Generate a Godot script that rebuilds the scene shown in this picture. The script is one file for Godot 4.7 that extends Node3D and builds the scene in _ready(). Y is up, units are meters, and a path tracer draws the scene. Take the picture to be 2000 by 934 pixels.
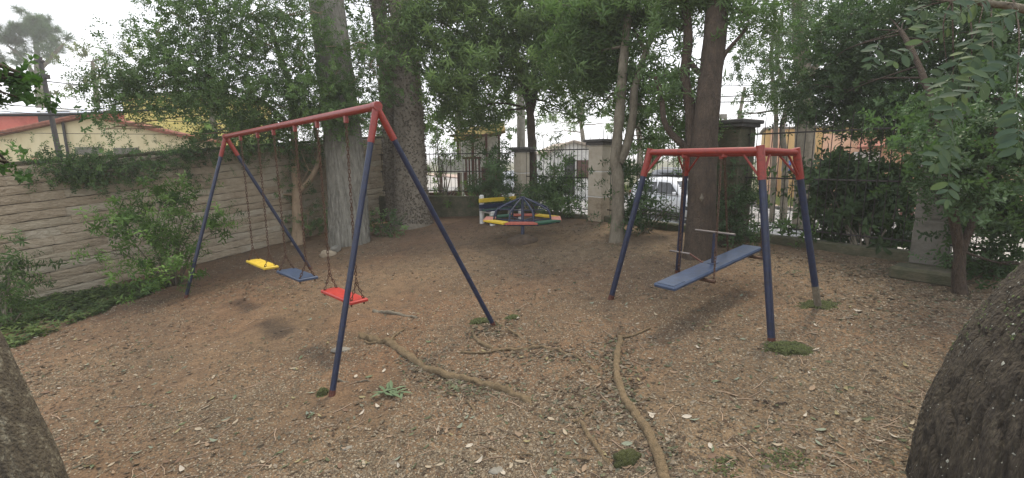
extends Node3D
# A shaded playground beside a block wall and a railed street fence.

const F := 920.0            # focal length in photograph pixels (2000 x 934)
const PITCH := 0.17
const ROLL := -0.011
const EYE := Vector3(0, 2.1, 0)
const GN := Vector3(-0.0712, 0.996, 0.0545)   # normal of the sloping playground
const TOP := 0.70           # the slope levels out at the street fence
const STREET := -0.2

var right_v := Vector3.RIGHT
var up_v := Vector3.UP
var fwd_v := Vector3.FORWARD
var rng := RandomNumberGenerator.new()
var bump := FastNoiseLite.new()
var patch := FastNoiseLite.new()
var taken := {}
var M := {}
var fence_pts: Array = []
var wall_a := Vector3.ZERO
var wall_b := Vector3.ZERO

# ---------------------------------------------------------------- geometry of the place
func set_axes():
	var cp = cos(PITCH); var sp = sin(PITCH)
	fwd_v = Vector3(0, -sp, -cp)
	var u = Vector3(0, cp, -sp)
	right_v = Vector3.RIGHT * cos(ROLL) + u * sin(ROLL)
	up_v = -Vector3.RIGHT * sin(ROLL) + u * cos(ROLL)

func ray(px: float, py: float) -> Vector3:
	return fwd_v + right_v * ((px - 1000.0) / F) + up_v * ((467.0 - py) / F)

func at(px: float, py: float, depth: float) -> Vector3:
	return EYE + ray(px, py) * depth

func slope_y(x: float, z: float) -> float:
	return clampf(0.0715 * x - 0.0547 * z, -0.75, TOP)

func gy(x: float, z: float) -> float:
	return slope_y(x, z) + bump.get_noise_2d(x, z) * 0.028 + bump.get_noise_2d(x * 5.0 + 40.0, z * 5.0) * 0.008

func gp(px: float, py: float, h := 0.0) -> Vector3:
	var d = ray(px, py)
	var t = (h * GN.y - EYE.dot(GN)) / d.dot(GN)
	var p = EYE + d * t
	if p.y > TOP + h:
		p = EYE + d * ((TOP + h - EYE.y) / d.y)
	p.y = gy(p.x, p.z) + h
	return p

func level(px: float, py: float, y: float) -> Vector3:
	var d = ray(px, py)
	return EYE + d * ((y - EYE.y) / d.y)

func on_ray(px: float, py: float, p: Vector3, axis: Vector3) -> Vector3:
	var v = ray(px, py).normalized(); var d = axis.normalized()
	var w = EYE - p; var b = v.dot(d)
	return EYE + v * ((b * d.dot(w) - v.dot(w)) / (1.0 - b * b))

# ---------------------------------------------------------------- scene tree helpers
func numbered(called: String) -> String:
	if not taken.has(called):
		taken[called] = 0
		return called
	taken[called] += 1
	return "%s_%03d" % [called, taken[called]]

func tag(o: Node, label: String, category: String, group := "", kind := ""):
	if label != "": o.set_meta("label", label)
	if category != "": o.set_meta("category", category)
	if group != "": o.set_meta("group", group)
	if kind != "": o.set_meta("kind", kind)

func thing(called: String, label: String, category: String, where := Vector3.ZERO, group := "") -> Node3D:
	var o = Node3D.new()
	o.name = numbered(called)
	add_child(o)
	o.position = where
	tag(o, label, category, group)
	return o

func part(called: String, mesh: Mesh, m: Material, parent: Node, xf := Transform3D.IDENTITY) -> MeshInstance3D:
	var o = MeshInstance3D.new()
	o.name = called if parent != self else numbered(called)
	o.mesh = mesh
	o.material_override = m
	o.transform = xf
	parent.add_child(o, true)
	return o

func copies(called: String, mesh: Mesh, m: Material, xfs: Array, cols: Array, parent: Node) -> MultiMeshInstance3D:
	var mm = MultiMesh.new()
	mm.transform_format = MultiMesh.TRANSFORM_3D
	mm.use_colors = cols.size() > 0
	mm.mesh = mesh
	mm.instance_count = xfs.size()
	for i in xfs.size():
		mm.set_instance_transform(i, xfs[i])
		if cols.size() > 0: mm.set_instance_color(i, cols[i])
	var o = MultiMeshInstance3D.new()
	o.name = called if parent != self else numbered(called)
	o.multimesh = mm
	o.material_override = m
	parent.add_child(o, true)
	return o

# ---------------------------------------------------------------- mesh helpers
func new_st() -> SurfaceTool:
	var st = SurfaceTool.new()
	st.begin(Mesh.PRIMITIVE_TRIANGLES)
	return st

func tri(st: SurfaceTool, a: Vector3, b: Vector3, c: Vector3):
	st.add_vertex(a); st.add_vertex(b); st.add_vertex(c)

func quad(st: SurfaceTool, a: Vector3, b: Vector3, c: Vector3, d: Vector3):
	tri(st, a, b, c); tri(st, a, c, d)

func done(st: SurfaceTool) -> ArrayMesh:
	st.generate_normals()
	return st.commit()

# a box with chamfered edges, centred on c, with axes b (columns are unit vectors)
func chbox(st: SurfaceTool, c: Vector3, size: Vector3, b := Basis.IDENTITY, ch := 0.006):
	var h = size * 0.5
	ch = minf(ch, minf(h.x, minf(h.y, h.z)) * 0.6)
	st.set_smooth_group(-1)
	var sg = [-1.0, 1.0]
	for ax in 3:
		var u = (ax + 1) % 3; var v = (ax + 2) % 3
		for s in sg:
			var q = []
			for k in [[-1, -1], [1, -1], [1, 1], [-1, 1]]:
				var p = Vector3.ZERO
				p[ax] = s * h[ax]; p[u] = k[0] * (h[u] - ch); p[v] = k[1] * (h[v] - ch)
				q.append(c + b * p)
			if s > 0: quad(st, q[3], q[2], q[1], q[0])
			else: quad(st, q[0], q[1], q[2], q[3])
		for s in sg:
			for s2 in sg:
				var q = []
				for k in [[0, -1], [0, 1], [1, 1], [1, -1]]:
					var p = Vector3.ZERO
					p[u] = s * (h[u] - (0.0 if k[0] == 0 else ch)); p[v] = s2 * (h[v] - (ch if k[0] == 0 else 0.0)); p[ax] = k[1] * (h[ax] - ch)
					q.append(c + b * p)
				if s * s2 > 0: quad(st, q[0], q[1], q[2], q[3])
				else: quad(st, q[3], q[2], q[1], q[0])
	for x in sg:
		for y in sg:
			for z in sg:
				var p1 = c + b * Vector3(x * h.x, y * (h.y - ch), z * (h.z - ch))
				var p2 = c + b * Vector3(x * (h.x - ch), y * h.y, z * (h.z - ch))
				var p3 = c + b * Vector3(x * (h.x - ch), y * (h.y - ch), z * h.z)
				if x * y * z > 0: tri(st, p3, p2, p1)
				else: tri(st, p1, p2, p3)

func box_mesh(size: Vector3, ch := 0.006) -> ArrayMesh:
	var st = new_st()
	chbox(st, Vector3.ZERO, size, Basis.IDENTITY, ch)
	return done(st)

func box_at(c: Vector3, size: Vector3, b := Basis.IDENTITY, ch := 0.006) -> ArrayMesh:
	var st = new_st()
	chbox(st, c, size, b, ch)
	return done(st)

func smooth_path(pts: Array, steps: int) -> Array:
	var out = []
	for i in pts.size() - 1:
		var p0 = pts[maxi(i - 1, 0)]; var p1 = pts[i]; var p2 = pts[i + 1]; var p3 = pts[mini(i + 2, pts.size() - 1)]
		for k in steps:
			out.append(p1.cubic_interpolate(p2, p0, p3, float(k) / steps))
	out.append(pts[-1])
	return out

# tapered tube along a path; wob pushes the skin in and out by a noise, so bark and roots are uneven
func tube(st: SurfaceTool, pts: Array, radii: Array, sides := 10, wob := 0.0, cap := true, noise_scale := 6.0):
	st.set_smooth_group(1)
	var rings = []
	var n = pts.size()
	var side = Vector3.ZERO
	for i in n:
		var t = (pts[mini(i + 1, n - 1)] - pts[maxi(i - 1, 0)]).normalized()
		if side == Vector3.ZERO:
			side = t.cross(Vector3(0.31, 0.2, 0.93)).normalized()
		side = (side - t * side.dot(t)).normalized()
		var up = t.cross(side)
		var r = radii[i] if i < radii.size() else radii[-1]
		var ring = []
		for k in sides:
			var a = TAU * k / sides
			var d = side * cos(a) + up * sin(a)
			var rr = r
			if wob > 0.0:
				var q = pts[i] * noise_scale + d * noise_scale * r * 1.5
				rr += wob * bump.get_noise_3d(q.x * 9.0, q.y * 4.0, q.z * 9.0)
			ring.append(pts[i] + d * rr)
		rings.append(ring)
	for i in n - 1:
		for k in sides:
			var k2 = (k + 1) % sides
			quad(st, rings[i][k], rings[i][k2], rings[i + 1][k2], rings[i + 1][k])
	if cap:
		st.set_smooth_group(-1)
		for k in sides:
			var k2 = (k + 1) % sides
			tri(st, pts[0], rings[0][k2], rings[0][k])
			tri(st, pts[n - 1], rings[n - 1][k], rings[n - 1][k2])

func tube_mesh(pts: Array, radii: Array, sides := 10, wob := 0.0) -> ArrayMesh:
	var st = new_st()
	tube(st, pts, radii, sides, wob)
	return done(st)

func rod(a: Vector3, b: Vector3, r: float, sides := 12) -> ArrayMesh:
	return tube_mesh([a, b], [r, r], sides)

func taper(n: int, r0: float, r1: float, flare := 0.0) -> Array:
	var out = []
	for i in n:
		var t = float(i) / maxf(1.0, n - 1)
		out.append(lerpf(r0, r1, t) + flare * pow(maxf(0.0, 1.0 - t * 5.0), 2.0))
	return out

# ---------------------------------------------------------------- materials
func srgb(r: float, g: float, b: float) -> Color:
	return Color(r / 255.0, g / 255.0, b / 255.0)

func noise_image(sz: int, freq: float, seed_n: int, kind := FastNoiseLite.TYPE_SIMPLEX_SMOOTH, oct := 4) -> Image:
	var n = FastNoiseLite.new()
	n.noise_type = kind; n.frequency = freq; n.seed = seed_n
	n.fractal_type = FastNoiseLite.FRACTAL_FBM; n.fractal_octaves = oct
	if kind == FastNoiseLite.TYPE_CELLULAR:
		n.cellular_return_type = FastNoiseLite.RETURN_CELL_VALUE
		n.fractal_type = FastNoiseLite.FRACTAL_NONE
	return n.get_seamless_image(sz, sz)

# a colour texture: a ramp of colours over layered noise values, plus fine grain
func ramp_tex(sz: int, layers: Array, ramp: Array, grain := 0.06, seed_n := 1) -> ImageTexture:
	var datas = []
	for l in layers:
		var im = noise_image(sz, l[0], seed_n + datas.size() * 7, l[2] if l.size() > 2 else FastNoiseLite.TYPE_SIMPLEX_SMOOTH)
		im.convert(Image.FORMAT_L8)
		datas.append([im.get_data(), l[1]])
	var out = PackedByteArray(); out.resize(sz * sz * 3)
	var r = RandomNumberGenerator.new(); r.seed = seed_n
	var lut = []
	for i in 256:
		var t = i / 255.0 * (ramp.size() - 1)
		var k = mini(int(t), ramp.size() - 2)
		lut.append(ramp[k].lerp(ramp[k + 1], t - k))
	for i in sz * sz:
		var v = 0.0
		for d in datas: v += d[0][i] * d[1]
		v += r.randf_range(-grain, grain) * 255.0
		var c: Color = lut[clampi(int(v), 0, 255)]
		out[i * 3] = c.r8; out[i * 3 + 1] = c.g8; out[i * 3 + 2] = c.b8
	var img = Image.create_from_data(sz, sz, false, Image.FORMAT_RGB8, out)
	return ImageTexture.create_from_image(img)

func grey_tex(sz: int, freq: float, seed_n: int, kind := FastNoiseLite.TYPE_SIMPLEX_SMOOTH) -> ImageTexture:
	return ImageTexture.create_from_image(noise_image(sz, freq, seed_n, kind, 5))

func mat(color: Color, rough := 0.8, tex: Texture2D = null, scale := Vector3.ONE, bump_tex: Texture2D = null, bump_cm := 0.0, metal := 0.0) -> StandardMaterial3D:
	var m = StandardMaterial3D.new()
	m.albedo_color = color
	m.roughness = rough
	m.metallic = metal
	m.cull_mode = BaseMaterial3D.CULL_DISABLED
	if tex:
		m.albedo_texture = tex
		m.uv1_triplanar = true
		m.uv1_world_triplanar = true
		m.uv1_scale = scale
	if bump_tex:
		m.uv1_triplanar = true
		m.uv1_world_triplanar = true
		m.uv1_scale = scale
		m.heightmap_enabled = true
		m.heightmap_texture = bump_tex
		m.heightmap_scale = bump_cm
	return m

func uv_mat(tex: Texture2D, scale: Vector3, bump_tex: Texture2D) -> StandardMaterial3D:
	var m = StandardMaterial3D.new()
	m.albedo_texture = tex
	m.roughness = 0.95
	m.uv1_scale = scale
	m.cull_mode = BaseMaterial3D.CULL_DISABLED
	m.heightmap_enabled = true
	m.heightmap_texture = bump_tex
	m.heightmap_scale = 1.5
	return m

func leaf_mat(light := 0.35) -> StandardMaterial3D:
	var m = StandardMaterial3D.new()
	m.vertex_color_use_as_albedo = true
	m.roughness = 0.5
	m.metallic_specular = 0.3
	m.cull_mode = BaseMaterial3D.CULL_DISABLED
	m.backlight_enabled = true
	m.backlight = Color(light * 0.86, light, light * 0.62)
	return m

func make_materials():
	var W = Color.WHITE
	var g1 = grey_tex(512, 0.02, 11)
	var g2 = grey_tex(512, 0.06, 12)
	var g3 = grey_tex(512, 0.09, 13, FastNoiseLite.TYPE_CELLULAR)
	M.dirt = mat(W, 0.95, ramp_tex(512, [[0.012, 0.35], [0.09, 0.45], [0.16, 0.25, FastNoiseLite.TYPE_CELLULAR]],
		[srgb(64, 54, 42), srgb(102, 86, 67), srgb(128, 110, 86), srgb(150, 131, 104), srgb(184, 168, 142)], 0.3, 5), Vector3.ONE * 0.8, g2, 1.2)
	M.dirt.vertex_color_use_as_albedo = true
	M.pebble = mat(W, 0.9); M.pebble.vertex_color_use_as_albedo = true
	M.blue = mat(W, 0.38, ramp_tex(256, [[0.03, 0.5], [0.1, 0.5]], [srgb(66, 54, 46), srgb(36, 36, 44), srgb(30, 37, 58), srgb(33, 43, 69), srgb(36, 47, 76), srgb(46, 58, 88)], 0.05, 21), Vector3.ONE * 1.7, g1, 0.06)
	M.red = mat(W, 0.4, ramp_tex(256, [[0.03, 0.5], [0.1, 0.5]], [srgb(66, 44, 36), srgb(94, 42, 33), srgb(126, 43, 34), srgb(135, 48, 38), srgb(140, 52, 42), srgb(154, 72, 60)], 0.05, 22), Vector3.ONE * 1.7, g1, 0.06)
	M.seat_red = mat(W, 0.35, ramp_tex(256, [[0.03, 0.6], [0.1, 0.4]], [srgb(140, 44, 36), srgb(166, 52, 44), srgb(176, 64, 54)], 0.04, 23), Vector3.ONE * 1.7)
	M.seat_blue = mat(W, 0.32, ramp_tex(256, [[0.02, 0.6], [0.1, 0.4]], [srgb(70, 66, 60), srgb(52, 64, 84), srgb(58, 73, 99), srgb(80, 93, 114)], 0.04, 24), Vector3.ONE * 2.0)
	M.seat_yellow = mat(W, 0.4, ramp_tex(256, [[0.02, 0.6], [0.1, 0.4]], [srgb(116, 98, 52), srgb(196, 164, 48), srgb(206, 178, 60), srgb(214, 192, 92)], 0.04, 25), Vector3.ONE * 2.0)
	M.panel_pink = mat(W, 0.6, ramp_tex(256, [[0.03, 0.6], [0.1, 0.4]], [srgb(150, 96, 84), srgb(190, 128, 112), srgb(204, 146, 130)], 0.06, 26), Vector3.ONE * 2.0)
	M.panel_salmon = mat(W, 0.55, ramp_tex(256, [[0.03, 0.6], [0.1, 0.4]], [srgb(120, 66, 54), srgb(166, 86, 70), srgb(180, 104, 88)], 0.06, 86), Vector3.ONE * 2.0)
	M.panel_green = mat(W, 0.55, ramp_tex(256, [[0.03, 0.6], [0.1, 0.4]], [srgb(34, 62, 48), srgb(44, 88, 66), srgb(58, 104, 80)], 0.06, 27), Vector3.ONE * 2.0)
	M.chain = mat(W, 0.6, ramp_tex(256, [[0.05, 0.5], [0.14, 0.5]], [srgb(52, 36, 28), srgb(84, 58, 42), srgb(96, 84, 74)], 0.1, 28), Vector3.ONE * 5.0, null, 0.0, 0.4)
	M.steel = mat(W, 0.35, ramp_tex(256, [[0.04, 0.6], [0.1, 0.4]], [srgb(96, 82, 72), srgb(122, 116, 112), srgb(146, 142, 140)], 0.06, 29), Vector3.ONE * 4.0, null, 0.0, 0.7)
	M.block = mat(W, 0.95, ramp_tex(256, [[0.012, 0.4], [0.05, 0.4], [0.12, 0.25]], [srgb(112, 102, 85), srgb(150, 139, 119), srgb(168, 158, 138), srgb(183, 174, 155)], 0.1, 31), Vector3(0.9, 0.9, 0.9), g2, 1.4)
	M.mortar = mat(srgb(116, 106, 90), 0.98, null, Vector3.ONE * 2.0, g2, 1.0)
	M.concrete = mat(W, 0.9, ramp_tex(256, [[0.01, 0.5], [0.05, 0.3], [0.12, 0.2]], [srgb(70, 68, 60), srgb(112, 108, 98), srgb(134, 130, 120)], 0.08, 33), Vector3.ONE * 1.0, g2, 0.5)
	M.earth = mat(W, 0.98, ramp_tex(256, [[0.02, 0.6], [0.08, 0.4]], [srgb(58, 48, 38), srgb(88, 74, 60), srgb(110, 96, 80)], 0.12, 84), Vector3.ONE * 1.5, g2, 1.2)
	M.moss_concrete = mat(W, 0.95, ramp_tex(256, [[0.012, 0.6], [0.06, 0.4]], [srgb(44, 48, 30), srgb(64, 66, 46), srgb(88, 82, 64), srgb(110, 104, 88)], 0.1, 34), Vector3.ONE * 1.2, g2, 0.8)
	M.pillar = mat(W, 0.85, ramp_tex(256, [[0.008, 0.6], [0.05, 0.4]], [srgb(150, 138, 118), srgb(176, 166, 148), srgb(190, 182, 166)], 0.05, 35), Vector3.ONE * 0.8, g1, 0.2)
	M.plinth = mat(W, 0.9, ramp_tex(256, [[0.015, 0.6], [0.06, 0.4]], [srgb(104, 90, 70), srgb(150, 136, 114), srgb(172, 160, 140)], 0.07, 36), Vector3.ONE * 1.2, g1, 0.2)
	M.cap = mat(W, 0.9, ramp_tex(256, [[0.02, 0.6], [0.08, 0.4]], [srgb(56, 54, 52), srgb(84, 82, 80), srgb(104, 102, 98)], 0.08, 37), Vector3.ONE * 1.5)
	M.iron = mat(srgb(48, 43, 40), 0.6, null, Vector3.ONE, null, 0.0, 0.3)
	M.rust_iron = mat(W, 0.7, ramp_tex(256, [[0.03, 0.6], [0.1, 0.4]], [srgb(52, 28, 20), srgb(88, 48, 36), srgb(104, 62, 46)], 0.08, 38), Vector3.ONE * 2.0)
	M.white = mat(W, 0.75, ramp_tex(256, [[0.02, 0.6], [0.1, 0.4]], [srgb(150, 146, 136), srgb(206, 204, 198), srgb(220, 219, 214)], 0.04, 39), Vector3.ONE * 1.3)
	M.street = mat(W, 0.85, ramp_tex(256, [[0.02, 0.5], [0.1, 0.5]], [srgb(120, 116, 110), srgb(146, 142, 136), srgb(168, 164, 158)], 0.1, 40), Vector3.ONE * 0.7, g2, 1.0)
	M.cobble = mat(W, 0.75, null); M.cobble.vertex_color_use_as_albedo = true
	M.soil_far = mat(W, 0.95, ramp_tex(256, [[0.01, 0.5], [0.06, 0.5]], [srgb(58, 60, 34), srgb(84, 84, 50), srgb(110, 98, 68)], 0.1, 41), Vector3.ONE * 0.4)
	# barks: noise stretched along the trunk by the scale of the y axis
	M.bark_dark = mat(W, 0.95, ramp_tex(256, [[0.02, 0.45], [0.07, 0.45], [0.16, 0.15]], [srgb(30, 26, 20), srgb(58, 48, 38), srgb(84, 70, 56), srgb(112, 98, 80)], 0.1, 51), Vector3(3.0, 0.8, 3.0), g2, 3.0)
	M.bark_grey = mat(W, 0.92, ramp_tex(256, [[0.012, 0.5], [0.05, 0.4], [0.14, 0.15]], [srgb(58, 54, 44), srgb(92, 84, 70), srgb(118, 110, 94), srgb(136, 130, 112)], 0.08, 52), Vector3(2.2, 0.9, 2.2), g2, 1.0)
	M.bark_pale = mat(W, 0.85, ramp_tex(256, [[0.008, 0.55], [0.03, 0.4], [0.12, 0.1]], [srgb(70, 68, 58), srgb(100, 97, 86), srgb(126, 122, 110), srgb(150, 146, 134)], 0.06, 53), Vector3(2.6, 0.4, 2.6), g2, 1.2)
	M.bark_thorn = mat(W, 0.95, ramp_tex(256, [[0.03, 0.4], [0.1, 0.45], [0.2, 0.2]], [srgb(70, 64, 54), srgb(104, 96, 83), srgb(130, 121, 106), srgb(150, 142, 126)], 0.1, 54), Vector3(1.5, 1.1, 1.5), g2, 2.0)
	M.thorn = mat(srgb(92, 84, 72), 0.95)
	M.bark_tan = mat(W, 0.85, ramp_tex(256, [[0.012, 0.5], [0.05, 0.4]], [srgb(84, 70, 54), srgb(132, 112, 88), srgb(158, 138, 112), srgb(178, 160, 136)], 0.06, 55), Vector3(2.5, 0.8, 2.5), g1, 0.6)
	M.bark_column = uv_mat(ramp_tex(512, [[0.012, 0.45], [0.04, 0.35], [0.14, 0.25]], [srgb(62, 60, 52), srgb(90, 87, 77), srgb(114, 110, 99), srgb(134, 130, 118), srgb(156, 152, 140)], 0.1, 53), Vector3(1.6, 0.3, 1), g2)
	M.bark_old = uv_mat(ramp_tex(512, [[0.02, 0.4], [0.06, 0.4], [0.16, 0.25]], [srgb(22, 18, 12), srgb(33, 27, 19), srgb(44, 37, 27), srgb(56, 49, 36), srgb(88, 82, 68)], 0.16, 56), Vector3(2.6, 0.8, 1), g2)
	M.bark_mottled = uv_mat(ramp_tex(512, [[0.014, 0.6], [0.05, 0.35], [0.16, 0.12]], [srgb(28, 24, 17), srgb(40, 35, 25), srgb(54, 47, 35), srgb(66, 59, 45), srgb(104, 100, 86), srgb(126, 123, 108)], 0.09, 57), Vector3(1.5, 1.1, 1), g2)
	M.root = mat(W, 0.95, ramp_tex(256, [[0.02, 0.5], [0.08, 0.4], [0.2, 0.1]], [srgb(64, 58, 36), srgb(94, 80, 57), srgb(120, 102, 76), srgb(146, 128, 102)], 0.1, 58), Vector3(3, 3, 3), g2, 1.2)
	M.moss = mat(W, 1.0, ramp_tex(256, [[0.03, 0.4], [0.12, 0.5]], [srgb(38, 40, 18), srgb(58, 62, 26), srgb(80, 84, 36)], 0.15, 59), Vector3.ONE * 3.0, g3, 2.0)
	M.rock = mat(W, 0.95, ramp_tex(256, [[0.012, 0.6], [0.06, 0.4]], [srgb(52, 56, 36), srgb(84, 80, 64), srgb(128, 118, 100)], 0.1, 60), Vector3.ONE * 2.0, g2, 1.5)
	M.tan_rock = mat(W, 0.95, ramp_tex(256, [[0.02, 0.6], [0.06, 0.4]], [srgb(120, 100, 70), srgb(162, 138, 100), srgb(184, 164, 130)], 0.08, 61), Vector3.ONE * 2.0, g2, 1.0)
	M.twig = mat(W, 0.95); M.twig.vertex_color_use_as_albedo = true
	M.leaf = leaf_mat(0.8)
	M.far_leaf = leaf_mat(0.5)
	M.dry = leaf_mat(0.1); M.dry.roughness = 0.8
	# buildings
	M.cream = mat(W, 0.9, ramp_tex(256, [[0.006, 0.6], [0.04, 0.4]], [srgb(176, 160, 122), srgb(206, 192, 154), srgb(216, 204, 170)], 0.03, 71), Vector3(0.35, 0.12, 0.35))
	M.coral = mat(W, 0.9, ramp_tex(256, [[0.01, 0.6], [0.05, 0.4]], [srgb(176, 82, 70), srgb(206, 106, 92), srgb(214, 118, 104)], 0.03, 72), Vector3.ONE * 0.2)
	M.yellow_wall = mat(W, 0.9, ramp_tex(256, [[0.008, 0.6], [0.04, 0.4]], [srgb(170, 152, 84), srgb(206, 190, 112), srgb(214, 200, 128)], 0.03, 73), Vector3(0.3, 0.12, 0.3))
	M.orange_wall = mat(W, 0.9, ramp_tex(256, [[0.01, 0.6], [0.05, 0.4]], [srgb(176, 142, 88), srgb(200, 166, 108), srgb(208, 178, 124)], 0.03, 74), Vector3.ONE * 0.25)
	M.peach_wall = mat(W, 0.9, ramp_tex(256, [[0.01, 0.6], [0.05, 0.4]], [srgb(186, 138, 106), srgb(208, 166, 136), srgb(216, 180, 154)], 0.03, 75), Vector3.ONE * 0.25)
	M.metal_roof = mat(srgb(196, 202, 212), 0.5, null, Vector3.ONE, null, 0.0, 0.2)
	M.tile = mat(W, 0.9, ramp_tex(256, [[0.02, 0.6], [0.1, 0.4]], [srgb(84, 50, 40), srgb(136, 82, 62), srgb(158, 112, 90)], 0.08, 76), Vector3.ONE * 0.8)
	M.grey_tile = mat(W, 0.9, ramp_tex(256, [[0.02, 0.6], [0.1, 0.4]], [srgb(110, 96, 84), srgb(150, 138, 124), srgb(174, 164, 150)], 0.08, 77), Vector3.ONE * 0.8)
	M.thatch = mat(W, 1.0, ramp_tex(256, [[0.02, 0.5], [0.12, 0.5]], [srgb(70, 62, 26), srgb(122, 104, 46), srgb(152, 132, 70)], 0.15, 78), Vector3(2, 2, 2), g2, 2.0)
	M.glass = mat(srgb(26, 30, 34), 0.08)
	M.dark = mat(srgb(30, 28, 26), 0.8)
	M.wood = mat(W, 0.85, ramp_tex(256, [[0.02, 0.6], [0.1, 0.4]], [srgb(48, 30, 22), srgb(80, 50, 38), srgb(98, 66, 52)], 0.08, 79), Vector3(1, 4, 4))
	M.pole = mat(W, 0.85, ramp_tex(256, [[0.02, 0.6], [0.1, 0.4]], [srgb(40, 38, 38), srgb(58, 55, 54), srgb(76, 72, 68)], 0.08, 80), Vector3(2, 1, 2))
	M.concrete_pole = mat(W, 0.9, ramp_tex(256, [[0.02, 0.6], [0.1, 0.4]], [srgb(112, 108, 98), srgb(140, 136, 126), srgb(160, 156, 146)], 0.06, 81), Vector3.ONE)
	M.cable = mat(srgb(24, 24, 26), 0.7)
	M.paint_white = mat(srgb(206, 208, 212), 0.25); M.paint_white.clearcoat_enabled = true; M.paint_white.clearcoat = 0.6
	M.paint_dark = mat(srgb(36, 40, 46), 0.25); M.paint_dark.clearcoat_enabled = true
	M.tyre = mat(srgb(28, 28, 28), 0.9)
	M.rim = mat(srgb(168, 170, 174), 0.35, null, Vector3.ONE, null, 0.0, 0.7)
	M.lamp_red = mat(srgb(150, 22, 24), 0.2)
	M.sign_blue = mat(srgb(40, 84, 160), 0.5)
	M.sign_cyan = mat(srgb(40, 120, 190), 0.5)
	M.lime = mat(srgb(168, 204, 120), 0.8)
	M.pavement = mat(W, 0.9, ramp_tex(256, [[0.02, 0.5], [0.1, 0.5]], [srgb(128, 104, 90), srgb(158, 134, 118), srgb(176, 158, 146)], 0.08, 82), Vector3.ONE * 0.5)

# ---------------------------------------------------------------- ground
func side_of(a: Vector3, b: Vector3, x: float, z: float) -> float:   # > 0 on the playground side
	return (b.x - a.x) * (z - a.z) - (b.z - a.z) * (x - a.x)

func inside(x: float, z: float, margin := 0.0) -> bool:
	for i in fence_pts.size() - 1:
		var a = fence_pts[i]; var b = fence_pts[i + 1]
		if side_of(a, b, x, z) / a.distance_to(b) < margin: return false
	return true

func build_ground():
	# wide level ground; under the playground it drops away below the slope
	var xs = []; var zs = []
	var v = -220.0
	while v < 220.0:
		xs.append(v)
		v += 0.6 if absf(v) < 18.0 else maxf(0.6, (absf(v) - 16.0) * 0.22)
	v = -260.0
	while v < 140.0:
		zs.append(v)
		v += 0.6 if absf(v + 5.0) < 18.0 else maxf(0.6, (absf(v + 5.0) - 16.0) * 0.22)
	var st = new_st(); st.set_smooth_group(1)
	for i in xs.size() - 1:
		for j in zs.size() - 1:
			var q = []
			for k in [[0, 0], [1, 0], [1, 1], [0, 1]]:
				var x = xs[i + k[0]]; var z = zs[j + k[1]]
				var low = inside(x, z, 0.1) and x > -13.0 and z < 6.5 and x < 13.0
				q.append(Vector3(x, -1.6 if low else STREET - 0.05, z))
			quad(st, q[0], q[1], q[2], q[3])
	var o = part("ground", done(st), M.soil_far, self)
	tag(o, "", "", "", "structure")
	# the sloping dirt of the playground
	st = new_st(); st.set_smooth_group(1)
	var nx = 270; var nz = 270
	var x0 = -13.5; var x1 = 13.5; var z0 = -14.5; var z1 = 7.0
	var P = PackedVector3Array(); var C = PackedColorArray(); var keep = PackedByteArray()
	for j in nz + 1:
		# rows are closer together where the camera sees them from near
		var z = lerpf(z0, z1, float(j) / nz)
		for i in nx + 1:
			var x = lerpf(x0, x1, float(i) / nx)
			P.append(Vector3(x, gy(x, z), z))
			C.append(dirt_tint(x, z))
			keep.append(1 if inside(x, z, -0.06) else 0)
	for j in nz:
		for i in nx:
			var a = j * (nx + 1) + i
			var id = [a, a + 1, a + nx + 2, a + nx + 1]
			var ok = true
			for k in id: ok = ok and keep[k] == 1
			if not ok: continue
			for k in [0, 1, 2, 0, 2, 3]:
				st.set_color(C[id[k]]); st.add_vertex(P[id[k]])
	o = part("playground_dirt", done(st), M.dirt, self)
	tag(o, "", "", "", "structure")

# red clay, pale gravel and brown litter lie in patches
func dirt_tint(x: float, z: float) -> Color:
	var a = clampf(patch.get_noise_2d(x, z) * 1.6 + 0.5, 0.0, 1.0)
	var b = clampf(patch.get_noise_2d(x * 3.1 + 90.0, z * 3.1) * 1.5 + 0.5, 0.0, 1.0)
	var clay = Color(1.0, 0.79, 0.66); var gravel = Color(1.12, 1.08, 1.0); var litter = Color(0.74, 0.69, 0.62)
	var east = clampf((x + 1.2) * 0.35 + 0.3, 0.0, 1.0)      # clay lies by the swings, gravel by the roots
	var c = clay.lerp(gravel, clampf(a * 0.7 + east * 0.5 - 0.2, 0.0, 1.0))
	c = c.lerp(litter, b * 0.55)
	return Color(c.r * 0.54, c.g * 0.515, c.b * 0.49)

func pebble_mesh(seed_n: int) -> ArrayMesh:
	var r = RandomNumberGenerator.new(); r.seed = seed_n
	var st = new_st(); st.set_smooth_group(-1)
	var v = []
	for d in [Vector3(1, 0, 0), Vector3(0, 0, 1), Vector3(-1, 0, 0), Vector3(0, 0, -1), Vector3(0, 0.8, 0), Vector3(0, -0.6, 0)]:
		v.append(d * r.randf_range(0.7, 1.2) + Vector3(r.randf_range(-0.2, 0.2), 0, r.randf_range(-0.2, 0.2)))
	for k in 4:
		tri(st, v[4], v[k], v[(k + 1) % 4]); tri(st, v[5], v[(k + 1) % 4], v[k])
	return done(st)

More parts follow.
